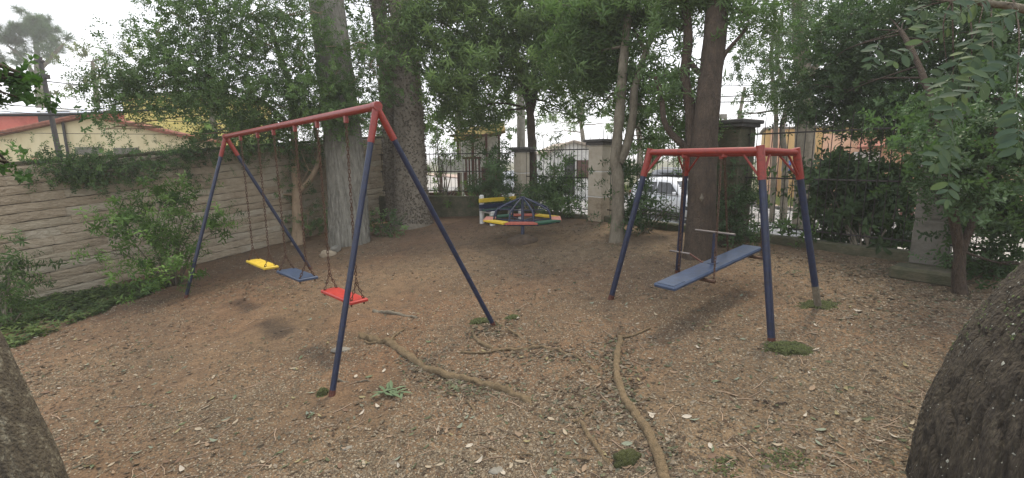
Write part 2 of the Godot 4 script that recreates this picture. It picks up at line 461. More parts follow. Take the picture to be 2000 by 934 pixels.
# a fallen leaf, slightly cupped, lying on the ground: length 1 along x
func litter_leaf(width: float, curl: float) -> ArrayMesh:
	var st = new_st(); st.set_smooth_group(1)
	var n = 5
	var mid = []; var l = []; var r = []
	for i in n + 1:
		var t = float(i) / n
		var w = width * 0.5 * pow(sin(PI * clampf(t * 0.94 + 0.03, 0.0, 1.0)), 0.8)
		var y = curl * (pow(t - 0.5, 2.0) * 2.0)
		mid.append(Vector3(t - 0.5, y, 0)); l.append(Vector3(t - 0.5, y + w * 0.35, -w)); r.append(Vector3(t - 0.5, y + w * 0.25, w))
	for i in n:
		quad(st, l[i], l[i + 1], mid[i + 1], mid[i]); quad(st, mid[i], mid[i + 1], r[i + 1], r[i])
	return done(st)

func on_ground(x: float, z: float, yaw: float, scale: Vector3, lift: float) -> Transform3D:
	var e = 0.08
	var n = Vector3(gy(x - e, z) - gy(x + e, z), 2.0 * e, gy(x, z - e) - gy(x, z + e)).normalized()
	var xa = Vector3(cos(yaw), 0, sin(yaw)); xa = (xa - n * xa.dot(n)).normalized()
	var b = Basis(xa, n, xa.cross(n))
	return Transform3D(b * Basis.from_scale(scale), Vector3(x, gy(x, z) + lift, z))

func leaf_tone(r: RandomNumberGenerator) -> Color:
	var tones = [Color(0.26, 0.20, 0.13), Color(0.32, 0.26, 0.18), Color(0.38, 0.32, 0.24), Color(0.15, 0.095, 0.06), Color(0.18, 0.125, 0.08), Color(0.12, 0.09, 0.06), Color(0.15, 0.17, 0.09), Color(0.2, 0.2, 0.14)]
	return tones[r.randi() % tones.size()] * r.randf_range(0.7, 1.1)

func build_litter():
	var r = RandomNumberGenerator.new(); r.seed = 77
	# gravel grains
	var xf = []; var col = []
	for i in 190000:
		var p = gp(r.randf_range(-60, 2060), 470.0 + pow(r.randf(), 0.85) * 520.0)
		if not inside(p.x, p.z, 0.15): continue
		var d = Vector2(p.x, p.z).length()
		if patch.get_noise_2d(p.x * 2.0 + 30.0, p.z * 2.0) + (0.25 if p.x > -1.0 else -0.12) < r.randf_range(-0.5, 0.3): continue
		var s = r.randf_range(0.0028, 0.0075) * (1.0 + d * 0.06)
		xf.append(on_ground(p.x, p.z, r.randf() * TAU, Vector3(s * r.randf_range(0.8, 1.6), s * 0.8, s), s * 0.2))
		var c = Color(0.28, 0.22, 0.14).lerp(Color(0.11, 0.08, 0.05), r.randf()) if r.randf() < 0.8 else Color(0.36, 0.30, 0.21)
		col.append(c * r.randf_range(0.4, 0.95))
	var o = copies("gravel", pebble_mesh(3), M.pebble, xf, col, self)
	tag(o, "loose beige gravel and bark crumbs over the dirt", "gravel", "", "stuff")
	# leaf litter nobody could count, drifted against roots, kerb and wall
	var drifts = [[820, 712, 26, 12], [870, 742, 36, 10], [930, 760, 40, 12], [1195, 700, 16, 30], [1220, 770, 20, 30], [1290, 900, 26, 26], [1080, 690, 60, 10], [960, 640, 30, 12], [1420, 470, 60, 8], [1650, 530, 80, 10], [1500, 505, 70, 8], [1100, 445, 80, 8], [880, 455, 80, 12], [700, 480, 60, 12], [420, 560, 90, 20], [150, 670, 80, 16], [60, 720, 60, 20], [1740, 600, 80, 30], [1130, 790, 60, 30], [520, 545, 80, 18]]
	xf = []; col = []
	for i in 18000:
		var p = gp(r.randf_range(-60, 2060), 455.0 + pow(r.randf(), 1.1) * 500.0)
		if i % 2 == 0: p = gp(r.randf_range(560, 2000), 438.0 + pow(r.randf(), 1.6) * 150.0)  # every other leaf crowds the far dirt, partly standing in for canopy shade
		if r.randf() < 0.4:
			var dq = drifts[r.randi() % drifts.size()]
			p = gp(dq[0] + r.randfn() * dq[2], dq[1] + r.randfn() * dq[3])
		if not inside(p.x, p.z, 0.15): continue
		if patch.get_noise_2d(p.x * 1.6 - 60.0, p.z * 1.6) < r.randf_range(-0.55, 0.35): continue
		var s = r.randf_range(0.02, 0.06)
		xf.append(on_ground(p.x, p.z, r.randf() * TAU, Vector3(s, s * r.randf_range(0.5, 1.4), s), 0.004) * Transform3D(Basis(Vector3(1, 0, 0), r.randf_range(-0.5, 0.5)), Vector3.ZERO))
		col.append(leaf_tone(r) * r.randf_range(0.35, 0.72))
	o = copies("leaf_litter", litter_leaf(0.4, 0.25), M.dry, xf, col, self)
	tag(o, "small dry leaf litter strewn over the playground dirt", "leaf litter", "", "stuff")
	# twigs and needles
	xf = []; col = []
	for i in 900:
		var p = gp(r.randf_range(-60, 2060), 470.0 + pow(r.randf(), 0.9) * 500.0)
		if not inside(p.x, p.z, 0.15): continue
		var s = r.randf_range(0.06, 0.22)
		xf.append(on_ground(p.x, p.z, r.randf() * TAU, Vector3(s, s * 0.5 + 0.05, s), 0.004))
		col.append(Color(0.22, 0.16, 0.11) * r.randf_range(0.5, 1.5))
	o = copies("twig_litter", tube_mesh([Vector3(-0.5, 0, 0), Vector3(-0.1, 0.02, 0.05), Vector3(0.25, 0.015, 0.01), Vector3(0.5, 0, 0.06)], [0.02, 0.018, 0.014, 0.006], 5), M.twig, xf, col, self)
	tag(o, "thin brown twigs scattered over the dirt", "twigs", "", "stuff")
	# the larger fallen leaves, one by one
	var shapes = [litter_leaf(0.34, 0.25), litter_leaf(0.42, 0.5), litter_leaf(0.5, 0.15), litter_leaf(0.28, 0.35)]
	var tones = []
	for c in [Color(0.30, 0.25, 0.18), Color(0.36, 0.32, 0.26), Color(0.23, 0.165, 0.11), Color(0.14, 0.09, 0.06), Color(0.11, 0.135, 0.075), Color(0.17, 0.19, 0.14), Color(0.22, 0.19, 0.10)]:
		var m = leaf_mat(0.15); m.vertex_color_use_as_albedo = false; m.albedo_color = c.linear_to_srgb(); m.roughness = 0.75
		tones.append(m)
	var says = ["pale tan fallen leaf lying on the dirt", "whitish dry fallen leaf lying on the dirt", "brown fallen leaf lying on the dirt", "dark brown curled leaf lying on the dirt", "green fallen leaf lying on the dirt", "grey green fallen leaf lying on the dirt", "olive yellow fallen leaf lying on the dirt"]
	var n = 0
	while n < 295:
		var p = gp(r.randf_range(10, 1790), 560.0 + pow(r.randf(), 0.9) * 370.0)
		if not inside(p.x, p.z, 0.2): continue
		var s = r.randf_range(0.035, 0.078)
		var k = r.randi() % tones.size()
		var lf = part("fallen_leaf", shapes[r.randi() % 4], tones[k], self)
		lf.transform = on_ground(p.x, p.z, r.randf() * TAU, Vector3(s, s, s), 0.006) * Transform3D(Basis(Vector3(1, 0, 0), r.randf_range(-0.35, 0.35)) * Basis(Vector3(0, 0, 1), r.randf_range(-0.15, 0.15)), Vector3.ZERO)
		tag(lf, says[k], "fallen leaf", ["tan", "whitish", "brown", "dark brown", "green", "grey green", "olive"][k] + " fallen leaves on the dirt")
		n += 1

func root_line(label: String, pix: Array, r0: float, r1: float, called := "tree_root", m: Material = null, sub: Array = []):
	var pts = []
	for q in pix: pts.append(gp(q[0], q[1]))
	pts = smooth_path(pts, 8)
	var rad = taper(pts.size(), r0, r1)
	var base = pts[0]
	var o = thing(called, label, "root" if called == "tree_root" else "stick", base)
	for i in pts.size():
		var t = float(i) / (pts.size() - 1)
		pts[i].y = gy(pts[i].x, pts[i].z) + rad[i] * (0.22 if t < 0.9 else 0.22 - (t - 0.9) * 10.0) + 0.01 * sin(i * 0.7 + r0 * 90.0) + 0.006 * sin(i * 1.9)
		pts[i] -= base
	var st = new_st()
	tube(st, pts, rad, 14, r0 * 0.7, true, 2.0)
	part("stem", done(st), m if m else M.root, o)
	for s in sub:
		var q = []
		for e in s: q.append(gp(e[0], e[1]))
		q = smooth_path(q, 6)
		for i in q.size():
			q[i].y = gy(q[i].x, q[i].z) + 0.012
			q[i] -= base
		part("side_root", tube_mesh(q, taper(q.size(), r0 * 0.5, 0.008), 9, 0.008), m if m else M.root, o)

func boulder(called: String, label: String, c: Vector3, size: Vector3, m: Material, seed_n: int, yaw := 0.0):
	var n = FastNoiseLite.new(); n.seed = seed_n; n.frequency = 0.9
	var st = new_st(); st.set_smooth_group(1)
	var rows = 9; var cols = 14
	var g = []
	for j in rows + 1:
		var row = []
		var th = PI * j / rows
		for i in cols:
			var a = TAU * i / cols
			var d = Vector3(sin(th) * cos(a), cos(th), sin(th) * sin(a))
			row.append(d * (1.0 + 0.5 * n.get_noise_3d(d.x * 1.3, d.y * 1.3, d.z * 1.3)) * size)
		g.append(row)
	for j in rows:
		for i in cols:
			quad(st, g[j][i], g[j][(i + 1) % cols], g[j + 1][(i + 1) % cols], g[j + 1][i])
	var o = part(called, done(st), m, self, Transform3D(Basis(Vector3.UP, yaw), c))
	tag(o, label, "stone")

func moss_patch(label: String, c: Vector3, rx: float, rz: float, h: float, seed_n: int):
	var n = FastNoiseLite.new(); n.seed = seed_n; n.frequency = 0.6
	var st = new_st(); st.set_smooth_group(1)
	var rings = 6; var cols = 22
	var g = []
	for j in rings + 1:
		var row = []
		var t = float(j) / rings
		for i in cols:
			var a = TAU * i / cols
			var e = 1.0 + 0.8 * n.get_noise_2d(cos(a) * 2.6, sin(a) * 2.6)
			var x = c.x + cos(a) * rx * t * e; var z = c.z + sin(a) * rz * t * e
			row.append(Vector3(x, gy(x, z) + h * (1.0 - t * t * t) - (0.012 if j == rings else 0.0) + 0.01 * n.get_noise_2d(x * 60.0, z * 60.0), z) - c)
		g.append(row)
	for j in rings:
		for i in cols:
			quad(st, g[j][i], g[j][(i + 1) % cols], g[j + 1][(i + 1) % cols], g[j + 1][i])
	var o: Node3D
	if h > 0.015:
		o = part("moss_patch", done(st), M.moss, self, Transform3D(Basis.IDENTITY, c))
		tag(o, label, "moss")
	else:
		o = thing("moss_patch", label, "moss", c)
	# short tufts standing on the mat
	var r = RandomNumberGenerator.new(); r.seed = seed_n
	var xf = []; var col = []
	for i in int((900 if h > 0.015 else 420) * rx * rz / 0.04):
		var a = r.randf() * TAU; var t = sqrt(r.randf()) * (1.0 + 0.8 * n.get_noise_2d(cos(a) * 2.6, sin(a) * 2.6)) * 1.05
		var x = c.x + cos(a) * rx * t; var z = c.z + sin(a) * rz * t
		var s = r.randf_range(0.006, 0.013)
		xf.append(Transform3D(Basis(Vector3.UP, r.randf() * TAU) * Basis.from_scale(Vector3(s, s * 0.9, s)), Vector3(x, gy(x, z) + h * maxf(0.0, 1.0 - t * t * t) + 0.002, z) - c))
		col.append(Color(0.045, 0.055, 0.018).lerp(Color(0.10, 0.115, 0.035), r.randf()))
	var tuft = copies("tuft", pebble_mesh(9), M.twig, xf, col, o)
	tuft.set_meta("kind", "stuff")

# ---------------------------------------------------------------- swing set
func link_mesh() -> ArrayMesh:
	var st = new_st()
	var pts = []
	for i in 10:
		var a = TAU * i / 10.0
		pts.append(Vector3(cos(a) * 0.0105, sin(a) * 0.011 + (0.0115 if sin(a) > 0 else -0.0115), 0))
	pts.append(pts[0])
	tube(st, pts, [0.0044], 6, 0.0, false)
	return done(st)

var link: ArrayMesh

func chain_into(st: SurfaceTool, a: Vector3, b: Vector3):
	var n = maxi(2, int(round(a.distance_to(b) / 0.037)))
	var y = (a - b).normalized()
	var x = y.cross(Vector3(0.3, 0.1, 0.9)).normalized()
	var bs = Basis(x, y, x.cross(y))
	for i in n:
		var p = a.lerp(b, (i + 0.5) / n)
		st.append_from(link, 0, Transform3D(bs * Basis(Vector3.UP, PI / 2 * (i % 2) + 0.25 * sin(i * 2.3)), p))

func build_swing_set():
	var f1 = gp(648, 772); var f2 = gp(964, 635); var f3 = gp(363, 583); var f4 = gp(607, 526)
	var near = on_ray(734.7, 208, (f1 + f2) * 0.5, GN)
	var far = on_ray(440.5, 267, (f3 + f4) * 0.5, GN)
	var base = (f1 + f2 + f3 + f4) * 0.25
	var o = thing("swing_set_frame", "tall red and blue steel A-frame holding three swings", "swing frame", base)
	
	var ax = (near - far).normalized()
	part("top_bar", rod(far - ax * 0.02 - base, near + ax * 0.02 - base, 0.036, 18), M.red, o)
	for e in [[near, f1, f2], [far, f3, f4]]:
		for f in [e[1], e[2]]:
			var d = (f - e[0]).normalized()
			var j = e[0] + d * 0.32
			var st = new_st()
			tube(st, [j - d * 0.01 - base, f - base - d * 0.01, f + d * 0.12 - base], [0.026, 0.026, 0.026], 16)
			var leg = part("leg", done(st), M.blue, o)
			part("upper_sleeve", rod(e[0] + d * 0.0 - base, j - base, 0.031, 16), M.red, leg)
			part("foot_rust", rod(f - d * 0.05 - base, f + d * 0.05 - base, 0.0272, 16), M.rust_iron, leg)
		var cap = new_st()
		tube(cap, [e[0] - ax * 0.035 - base, e[0] + ax * 0.035 - base], [0.042, 0.042], 16)
		part("joint_collar", done(cap), M.red, o)
	# hangers and swings
	var hang = []
	for q in [[677, 229], [620.6, 239], [577, 247], [535, 254.5], [504, 261], [471, 268]]:
		var p = on_ray(q[0], q[1], far, ax)
		hang.append(far + ax * (p - far).dot(ax))
	for p in hang:
		var st = new_st()
		chbox(st, p - Vector3(0, 0.062, 0) - base, Vector3(0.035, 0.075, 0.045), Basis(Vector3.UP, atan2(ax.x, ax.z)), 0.006)
		part("hanger", done(st), M.red, o)
	var spread = (f2 - f1); spread.y = 0.0; spread = spread.normalized()
	var says = ["bright red plank swing seat hanging on rusty chains", "blue plank swing seat hanging on rusty chains", "yellow plank swing seat hanging on rusty chains"]
	var ms = [M.seat_red, M.seat_blue, M.seat_yellow]
	for k in 3:
		var a = hang[k * 2] - Vector3(0, 0.1, 0); var b = hang[k * 2 + 1] - Vector3(0, 0.1, 0)
		var drop = [1.88, 1.84, 1.88][k]
		var c = (hang[k * 2] + hang[k * 2 + 1]) * 0.5 - Vector3(0, drop, 0)
		var along = (a - b); along.y *= 0.6
		var half = along.length() * 0.5
		along = along.normalized()
		var nrm = along.cross(spread).normalized()
		if nrm.y < 0: nrm = -nrm
		var fr = nrm.cross(along).normalized()
		var s = thing("swing", says[k], "swing", c, "swings hanging from the A-frame")
		var deep = [0.2, 0.24, 0.2][k]
		var seat = part("seat", box_at(Vector3.ZERO, Vector3(half * 2.0 + 0.05, 0.035, deep), Basis(along, nrm, fr), 0.008), ms[k], s)
		for e in [[a, 1.0], [b, -1.0]]:
			var m = c + along * e[1] * half * 0.95 + Vector3(0, 0.2, 0)
			var st = new_st()
			chain_into(st, e[0] - c, m - c)
			for w in [-1.0, 1.0]:
				chain_into(st, m - c, along * e[1] * half * 0.95 + fr * w * (deep * 0.5 - 0.03) + nrm * 0.012)
			part("chain", done(st), M.chain, s)
			for w in [-1.0, 1.0]:
				var q = along * e[1] * half * 0.95 + fr * w * (deep * 0.5 - 0.03)
				part("bolt", rod(q - nrm * 0.045, q + nrm * 0.032, 0.009, 8), M.chain, seat)

# ---------------------------------------------------------------- glider frame and its plank
func build_glider():
	var fa = gp(1193, 584); var fb = gp(1507, 666); var fc = gp(1598, 600); var fd = gp(1323.5, 533.5)
	var A = Vector3(1.569, 2.146, -5.415); var B = Vector3(2.296, 2.145, -4.404); var C = Vector3(2.861, 2.125, -4.792); var D = A + C - B
	var base = (fa + fb + fc + fd) * 0.25
	var o = thing("glider_frame", "four-legged blue frame with red rectangular top carrying the plank glider", "glider frame", base)
	var tops = [A, B, C, D]; var feet = [fa, fb, fc, fd]
	for i in 4:
		var t = tops[i]; var f = feet[i]; var d = (f - t).normalized()
		var j = t + d * 0.27
		var leg = part("leg", rod(j - d * 0.01 - base, f + d * 0.12 - base, 0.033, 16), M.blue, o)
		part("upper_sleeve", rod(t - d * 0.045 - base, j - base, 0.038, 16), M.red, leg)
		part("foot_rust", rod(f - d * [0.06, 0.03, 0.24, 0.05][i] - base, f + d * 0.05 - base, 0.0345, 16), M.bark_grey if i == 2 else M.rust_iron, leg)
		var t2 = tops[(i + 1) % 4]; var e = (t2 - t).normalized()
		part("top_bar", rod(t - base, t2 - base, 0.035 if i % 2 == 0 else 0.031, 16), M.red, o)
		for w in [[t, e, d], [t2, -e, (feet[(i + 1) % 4] - t2).normalized()]]:
			part("corner_brace", rod(w[0] + w[1] * 0.17 - Vector3(0, 0.02, 0) - base, w[0] + w[2] * 0.28 - base, 0.011, 8), M.red, o)
	# plank
	var p = gp(1300, 560, 0.45); var q = gp(1469, 484, 0.45)
	p.y = slope_y(p.x, p.z) + 0.45; q.y = slope_y(q.x, q.z) + 0.45
	var c = (p + q) * 0.5
	var x = (q - p).normalized(); var z = x.cross(Vector3.UP).normalized(); var y = z.cross(x).normalized()
	var bs = Basis(x, y, z)
	var len = p.distance_to(q) + 0.06
	var g = thing("plank_glider", "worn blue plank glider with handlebar hanging on chains", "glider", c)
	var plank = part("plank", box_at(Vector3.ZERO, Vector3(len, 0.045, 0.25), bs, 0.014), M.seat_blue, g)
	part("end_strip", box_at(x * (len * 0.5 - 0.12) * -1.0 + y * 0.0255, Vector3(0.2, 0.006, 0.2), bs, 0.002), M.seat_blue, plank)
	# handle posts with their cross bars
	var hp = on_ray(1398, 528, c, x)
	var h0 = x * (hp - c).dot(x)
	part("flange", box_at(h0 + y * 0.027, Vector3(0.09, 0.01, 0.09), bs, 0.003), M.seat_blue, plank)
	var post = part("handle_post", rod(h0 + y * 0.02, h0 + y * 0.36 + x * 0.03, 0.02, 12), M.blue, g)
	var hz = h0 + y * 0.375 + x * 0.03
	part("handlebar", rod(hz - z * 0.23, hz + z * 0.23, 0.012, 10), M.steel, g)
	var h1 = on_ray(1354, 503, c + y * 0.12 - z * 0.25, x)
	h1 = x * (h1 - c).dot(x) + y * 0.10 - z * 0.26
	# foot bars under the plank, where the chains hold it
	for w in [[1367, 548, 1], [1458, 497, 2]]:
		var e = on_ray(w[0], w[1], c, x)
		var s = x * (e - c).dot(x)
		part("cross_bar", rod(s - y * 0.055 - z * 0.22, s - y * 0.055 + z * 0.22, 0.02, 10), M.chain, g)
		for side in [-1.0, 1.0]:
			var low = s - y * 0.055 + z * side * 0.205
			var topbar = [A, B] if side * z.dot((A + B - C - D) * 0.5) > 0 else [D, C]
			var want = 0.36 if w[2] == 1 else 0.72
			var top = topbar[0].lerp(topbar[1], want) - Vector3(0, 0.05, 0) - c
			var st = new_st()
			chain_into(st, top, low)
			part("chain", done(st), M.chain, g)
			part("hanger", box_at(top + c - base + Vector3(0, 0.012, 0), Vector3(0.05, 0.05, 0.03), Basis.IDENTITY, 0.006), M.red, o)
	part("footrest", rod(h1 - z * 0.0 - x * 0.0, h1 - z * 0.26, 0.013, 10), M.steel, g)
	part("footrest_stay", rod(h1, h1 + z * 0.16 - y * 0.08, 0.01, 8), M.rust_iron, g)

# ---------------------------------------------------------------- merry-go-round
func build_merry_go_round():
	var c = gp(1021, 471)
	var o = thing("merry_go_round", "low merry-go-round with colourful octagonal seat ring on a single post", "merry-go-round", c)
	var st = new_st(); st.set_smooth_group(1)
	var prof = [[0.0, 0.14], [0.09, 0.135], [0.2, 0.08], [0.30, 0.05], [0.31, -0.06]]
	for i in prof.size() - 1:
		for k in 22:
			var a = TAU * k / 22; var b = TAU * (k + 1) / 22
			quad(st, Vector3(cos(a) * prof[i][0], prof[i][1], sin(a) * prof[i][0]), Vector3(cos(b) * prof[i][0], prof[i][1], sin(b) * prof[i][0]),
				Vector3(cos(b) * prof[i + 1][0], prof[i + 1][1], sin(b) * prof[i + 1][0]), Vector3(cos(a) * prof[i + 1][0], prof[i + 1][1], sin(a) * prof[i + 1][0]))
	part("concrete_foot", done(st), M.earth, o)
	part("post", tube_mesh([Vector3(0, 0.05, 0), Vector3(0, 0.30, 0), Vector3(0, 0.31, 0), Vector3(0, 0.84, 0)], [0.036, 0.036, 0.03, 0.03], 16), M.blue, o)
	part("hub", tube_mesh([Vector3(0, 0.80, 0), Vector3(0, 0.87, 0)], [0.055, 0.05], 14), M.blue, o)
	var ms = [M.panel_salmon, M.panel_green, M.panel_pink, M.seat_yellow, M.panel_salmon, M.panel_green, M.panel_pink, M.seat_yellow]
	var says = ["salmon red", "green", "faded pink", "yellow", "salmon red", "green", "faded pink", "yellow"]
	var ro = 0.79; var ri = 0.57; var y0 = 0.425
	for k in 8:
		var a0 = PI / 2 - PI / 8 - k * PI / 4.0 + 0.06; var a1 = a0 + PI / 4.0
		# panel k: 0 faces the camera, then onward to the right
		st = new_st(); st.set_smooth_group(-1)
		var gap = 0.012
		var q = []
		for s in [[a0 + gap / ro, ro], [a1 - gap / ro, ro], [a1 - gap / ri, ri], [a0 + gap / ri, ri]]:
			q.append(Vector3(cos(s[0]) * s[1], y0, sin(s[0]) * s[1]))
		var t = Vector3(0, 0.03, 0)
		quad(st, q[0] + t, q[1] + t, q[2] + t, q[3] + t); quad(st, q[3], q[2], q[1], q[0])
		for i in 4: quad(st, q[i], q[(i + 1) % 4], q[(i + 1) % 4] + t, q[i] + t)
		var pn = part("seat_panel", done(st), ms[k], o)
		pn.set_meta("label", says[k] + " seat panel of the ring")
		# bent handle from the ring over to the hub, and the spoke below
		var am = a0
		var d = Vector3(cos(am), 0, sin(am))
		var hp = smooth_path([d * 0.585 + Vector3(0, 0.39, 0), d * 0.57 + Vector3(0, 0.52, 0), d * 0.53 + Vector3(0, 0.62, 0), d * 0.46 + Vector3(0, 0.665, 0), d * 0.24 + Vector3(0, 0.765, 0), d * 0.03 + Vector3(0, 0.845, 0)], 4)
		part("handle", tube_mesh(hp, [0.0165], 9), M.blue, o)
		part("spoke", rod(Vector3(0, 0.40, 0), d * 0.76 + Vector3(0, 0.41, 0), 0.014, 8), M.blue, o)
	st = new_st()
	var ring = []; var ring2 = []
	for i in 33:
		var a = TAU * i / 32.0
		ring.append(Vector3(cos(a) * 0.485, 0.657, sin(a) * 0.485)); ring2.append(Vector3(cos(a) * 0.68, 0.408, sin(a) * 0.68))
	tube(st, ring, [0.008], 6, 0.0, false)
	part("grip_ring", done(st), M.blue, o)
	st = new_st(); tube(st, ring2, [0.014], 6, 0.0, false)
	part("support_ring", done(st), M.blue, o)

func build_bench():
	var bl = gp(937, 438)
	var front = Vector3(0.62, 0, 0.78).normalized(); var along = Vector3(0.80, 0, -0.60).normalized()
	along = Vector3(front.z, 0, -front.x)
	var o = thing("park_bench", "white-legged bench with yellow and dark blue backrest boards behind the merry-go-round", "bench", bl)
	var bs = Basis(along, Vector3.UP, -front)
	for s in [0.07, 0.93]:
		var st = new_st()
		chbox(st, along * s + Vector3(0, 0.33, 0), Vector3(0.11, 0.72, 0.1), bs, 0.03)
		part("back_post", done(st), M.white, o)
		part("front_leg", box_at(along * s + front * 0.42 + Vector3(0, 0.15, 0), Vector3(0.11, 0.36, 0.1), bs, 0.015), M.white, o)
		part("seat_bearer", box_at(along * s + front * 0.22 + Vector3(0, 0.295, 0), Vector3(0.06, 0.05, 0.34), bs, 0.01), M.white, o)
	part("back_slat", box_at(along * 0.5 + front * 0.075 + Vector3(0, 0.56, 0), Vector3(1.12, 0.1, 0.035), bs, 0.008), M.seat_yellow, o).set_meta("label", "yellow backrest board")
	part("back_slat", box_at(along * 0.5 + front * 0.075 + Vector3(0, 0.42, 0), Vector3(1.12, 0.1, 0.035), bs, 0.008), M.blue, o).set_meta("label", "dark blue backrest board")
	for k in 3:
		part("seat_slat", box_at(along * 0.5 + front * (0.13 + k * 0.125) + Vector3(0, 0.345, 0), Vector3(1.12, 0.035, 0.105), bs, 0.008), [M.blue, M.panel_green, M.blue][k], o)

# ---------------------------------------------------------------- wall of rough blocks
func block_mesh(len: float, h: float, seed_n: int) -> ArrayMesh:
	var r = RandomNumberGenerator.new(); r.seed = seed_n
	var st = new_st(); st.set_smooth_group(-1)
	var nx = 8; var ny = 4
	var g = []
	for j in ny + 1:
		var row = []
		for i in nx + 1:
			var edge = i == 0 or i == nx or j == 0 or j == ny
			var x = (float(i) / nx - 0.5) * len; var y = (float(j) / ny - 0.5) * h
			var z = 0.004 + r.randf_range(-0.006, 0.006)
			if j == 0 or j == ny:
				z -= r.randf_range(0.0, 0.012); y += r.randf_range(-0.007, 0.006) * signf(y)
			elif edge:
				z -= 0.004
			else:
				y += r.randf_range(-0.008, 0.008); x += r.randf_range(-0.015, 0.015)
			row.append(Vector3(x, y, z))
		g.append(row)
	for j in ny:
		for i in nx:
			quad(st, g[j + 1][i], g[j + 1][i + 1], g[j][i + 1], g[j][i])
	for i in nx:      # sides back into the mortar
		var o = Vector3(0, 0, -0.05)
		quad(st, g[0][i], g[0][i + 1], g[0][i + 1] + o, g[0][i] + o)
		quad(st, g[ny][i + 1], g[ny][i], g[ny][i] + o, g[ny][i + 1] + o)
	for j in ny:
		var o = Vector3(0, 0, -0.05)
		quad(st, g[j + 1][0], g[j][0], g[j][0] + o, g[j + 1][0] + o)
		quad(st, g[j][nx], g[j + 1][nx], g[j + 1][nx] + o, g[j][nx] + o)
	return done(st)

func build_wall():
	var dir = (wall_b - wall_a); var run = Vector3(dir.x, 0, dir.z).normalized()
	var pitch = dir.y / Vector2(dir.x, dir.z).length()
	var a = wall_a - run * 2.2; a.y -= 2.2 * pitch
	var total = wall_a.distance_to(wall_b) + 2.9
	var x = (run + Vector3(0, pitch, 0)).normalized()
	var z = Vector3(-run.z, 0, run.x)          # towards the playground
	if z.dot(-wall_a) < 0: z = -z
	var y = z.cross(x).normalized()
	if y.y < 0: y = -y
	var bs = Basis(x, y, x.cross(y))
	var o = thing("block_wall", "long grey-beige wall of rough split blocks with deep horizontal joints", "wall", a)
	var rows = 15; var h = 0.147
	part("mortar_core", box_at(bs * Vector3(total * 0.5, rows * h * 0.5 - 0.15, -0.135), Vector3(total, rows * h + 0.3, 0.2), bs, 0.01), M.mortar, o)
	part("coping", box_at(bs * Vector3(total * 0.5, rows * h + 0.035, -0.12), Vector3(total + 0.02, 0.06, 0.26), bs, 0.015), M.moss_concrete, o)
	var r = RandomNumberGenerator.new(); r.seed = 5
	var lens = [0.42, 0.56, 0.72, 0.95]
	var shapes = []
	for l in lens:
		var v = []
		for k in 3: v.append(block_mesh(l - 0.002, h - 0.009, int(l * 1000) + k))
		shapes.append(v)
	var tones = []
	for k in 4:
		var m = M.block.duplicate(); var t = [1.0, 0.97, 0.94, 0.985][k]
		m.albedo_color = Color(t, t * [1.0, 0.99, 0.97, 0.98][k], t * [1.0, 0.97, 0.94, 0.96][k])
		tones.append(m)
	for j in rows:
		var s = -r.randf() * 0.4
		while s < total - 0.2:
			var li = r.randi() % 4
			if s + lens[li] > total: li = 0
			if s > -0.01 and s + lens[li] <= total + 0.01:
				part("block", shapes[li][r.randi() % 3], tones[r.randi() % 4], o, Transform3D(bs * Basis(Vector3(0, 1, 0), r.randf_range(-0.006, 0.006)), bs * Vector3(s + lens[li] * 0.5, (j + 0.5) * h + r.randf_range(-0.004, 0.004), r.randf_range(-0.006, 0.008))))
			s += lens[li]

# ---------------------------------------------------------------- fence, pillars, kerb
func fence_run(label: String, a: Vector3, b: Vector3, height: float, base_y: float, gap := 0.115):
	var o = thing("iron_fence", label, "fence", Vector3(a.x, base_y, a.z))
	var d = Vector3(b.x - a.x, 0, b.z - a.z); var len = d.length(); d = d.normalized()
	var bs = Basis(d, Vector3.UP, d.cross(Vector3.UP))
	for y in [0.13, height * 0.52, height - 0.14]:
		part("rail", box_at(d * len * 0.5 + Vector3(0, y, 0), Vector3(len, 0.024, 0.008), bs, 0.002), M.iron, o)
	var n = int(len / gap)
	var bar = tube_mesh([Vector3(0, 0.03, 0), Vector3(0, height - 0.06, 0), Vector3(0, height + 0.02, 0)], [0.0062, 0.0062, 0.002], 6)
	var tall = tube_mesh([Vector3(0, 0.03, 0), Vector3(0, height + 0.06, 0), Vector3(0, height + 0.15, 0)], [0.0062, 0.0062, 0.002], 6)
	for i in n:
		part("bar", tall if i % 2 == 0 else bar, M.iron, o, Transform3D(Basis(Vector3.UP, 0.5), d * ((i + 0.5) * len / n) + d.cross(Vector3.UP) * 0.014))

func pillar(label: String, c: Vector3, w: float, h: float, turn: float, m: Material, ivy := false):
	var o = thing("gate_pillar", label, "pillar", c)
	var bs = Basis(Vector3.UP, turn)
	var n = 3
	for k in n:
		var y0 = h * k / n; var y1 = h * (k + 1) / n - 0.02
		part("shaft_stone", box_at(Vector3(0, (y0 + y1) * 0.5, 0), Vector3(w, y1 - y0, w), bs, 0.012), M.plinth if k == 0 and m == M.pillar else m, o)
		part("joint_band", box_at(Vector3(0, y1 + 0.01, 0), Vector3(w - 0.02, 0.022, w - 0.02), bs, 0.002), M.white if m == M.pillar else m, o)
	part("footing", box_at(Vector3(0, -0.35, 0), Vector3(w + 0.04, 0.7, w + 0.04), bs, 0.01), M.moss_concrete, o)
	part("cap", box_at(Vector3(0, h + 0.03, 0), Vector3(w + 0.1, 0.06, w + 0.1), bs, 0.012), M.cap, o)
	part("cap_step", box_at(Vector3(0, h + 0.09, 0), Vector3(w + 0.18, 0.065, w + 0.18), bs, 0.015), M.cap, o)

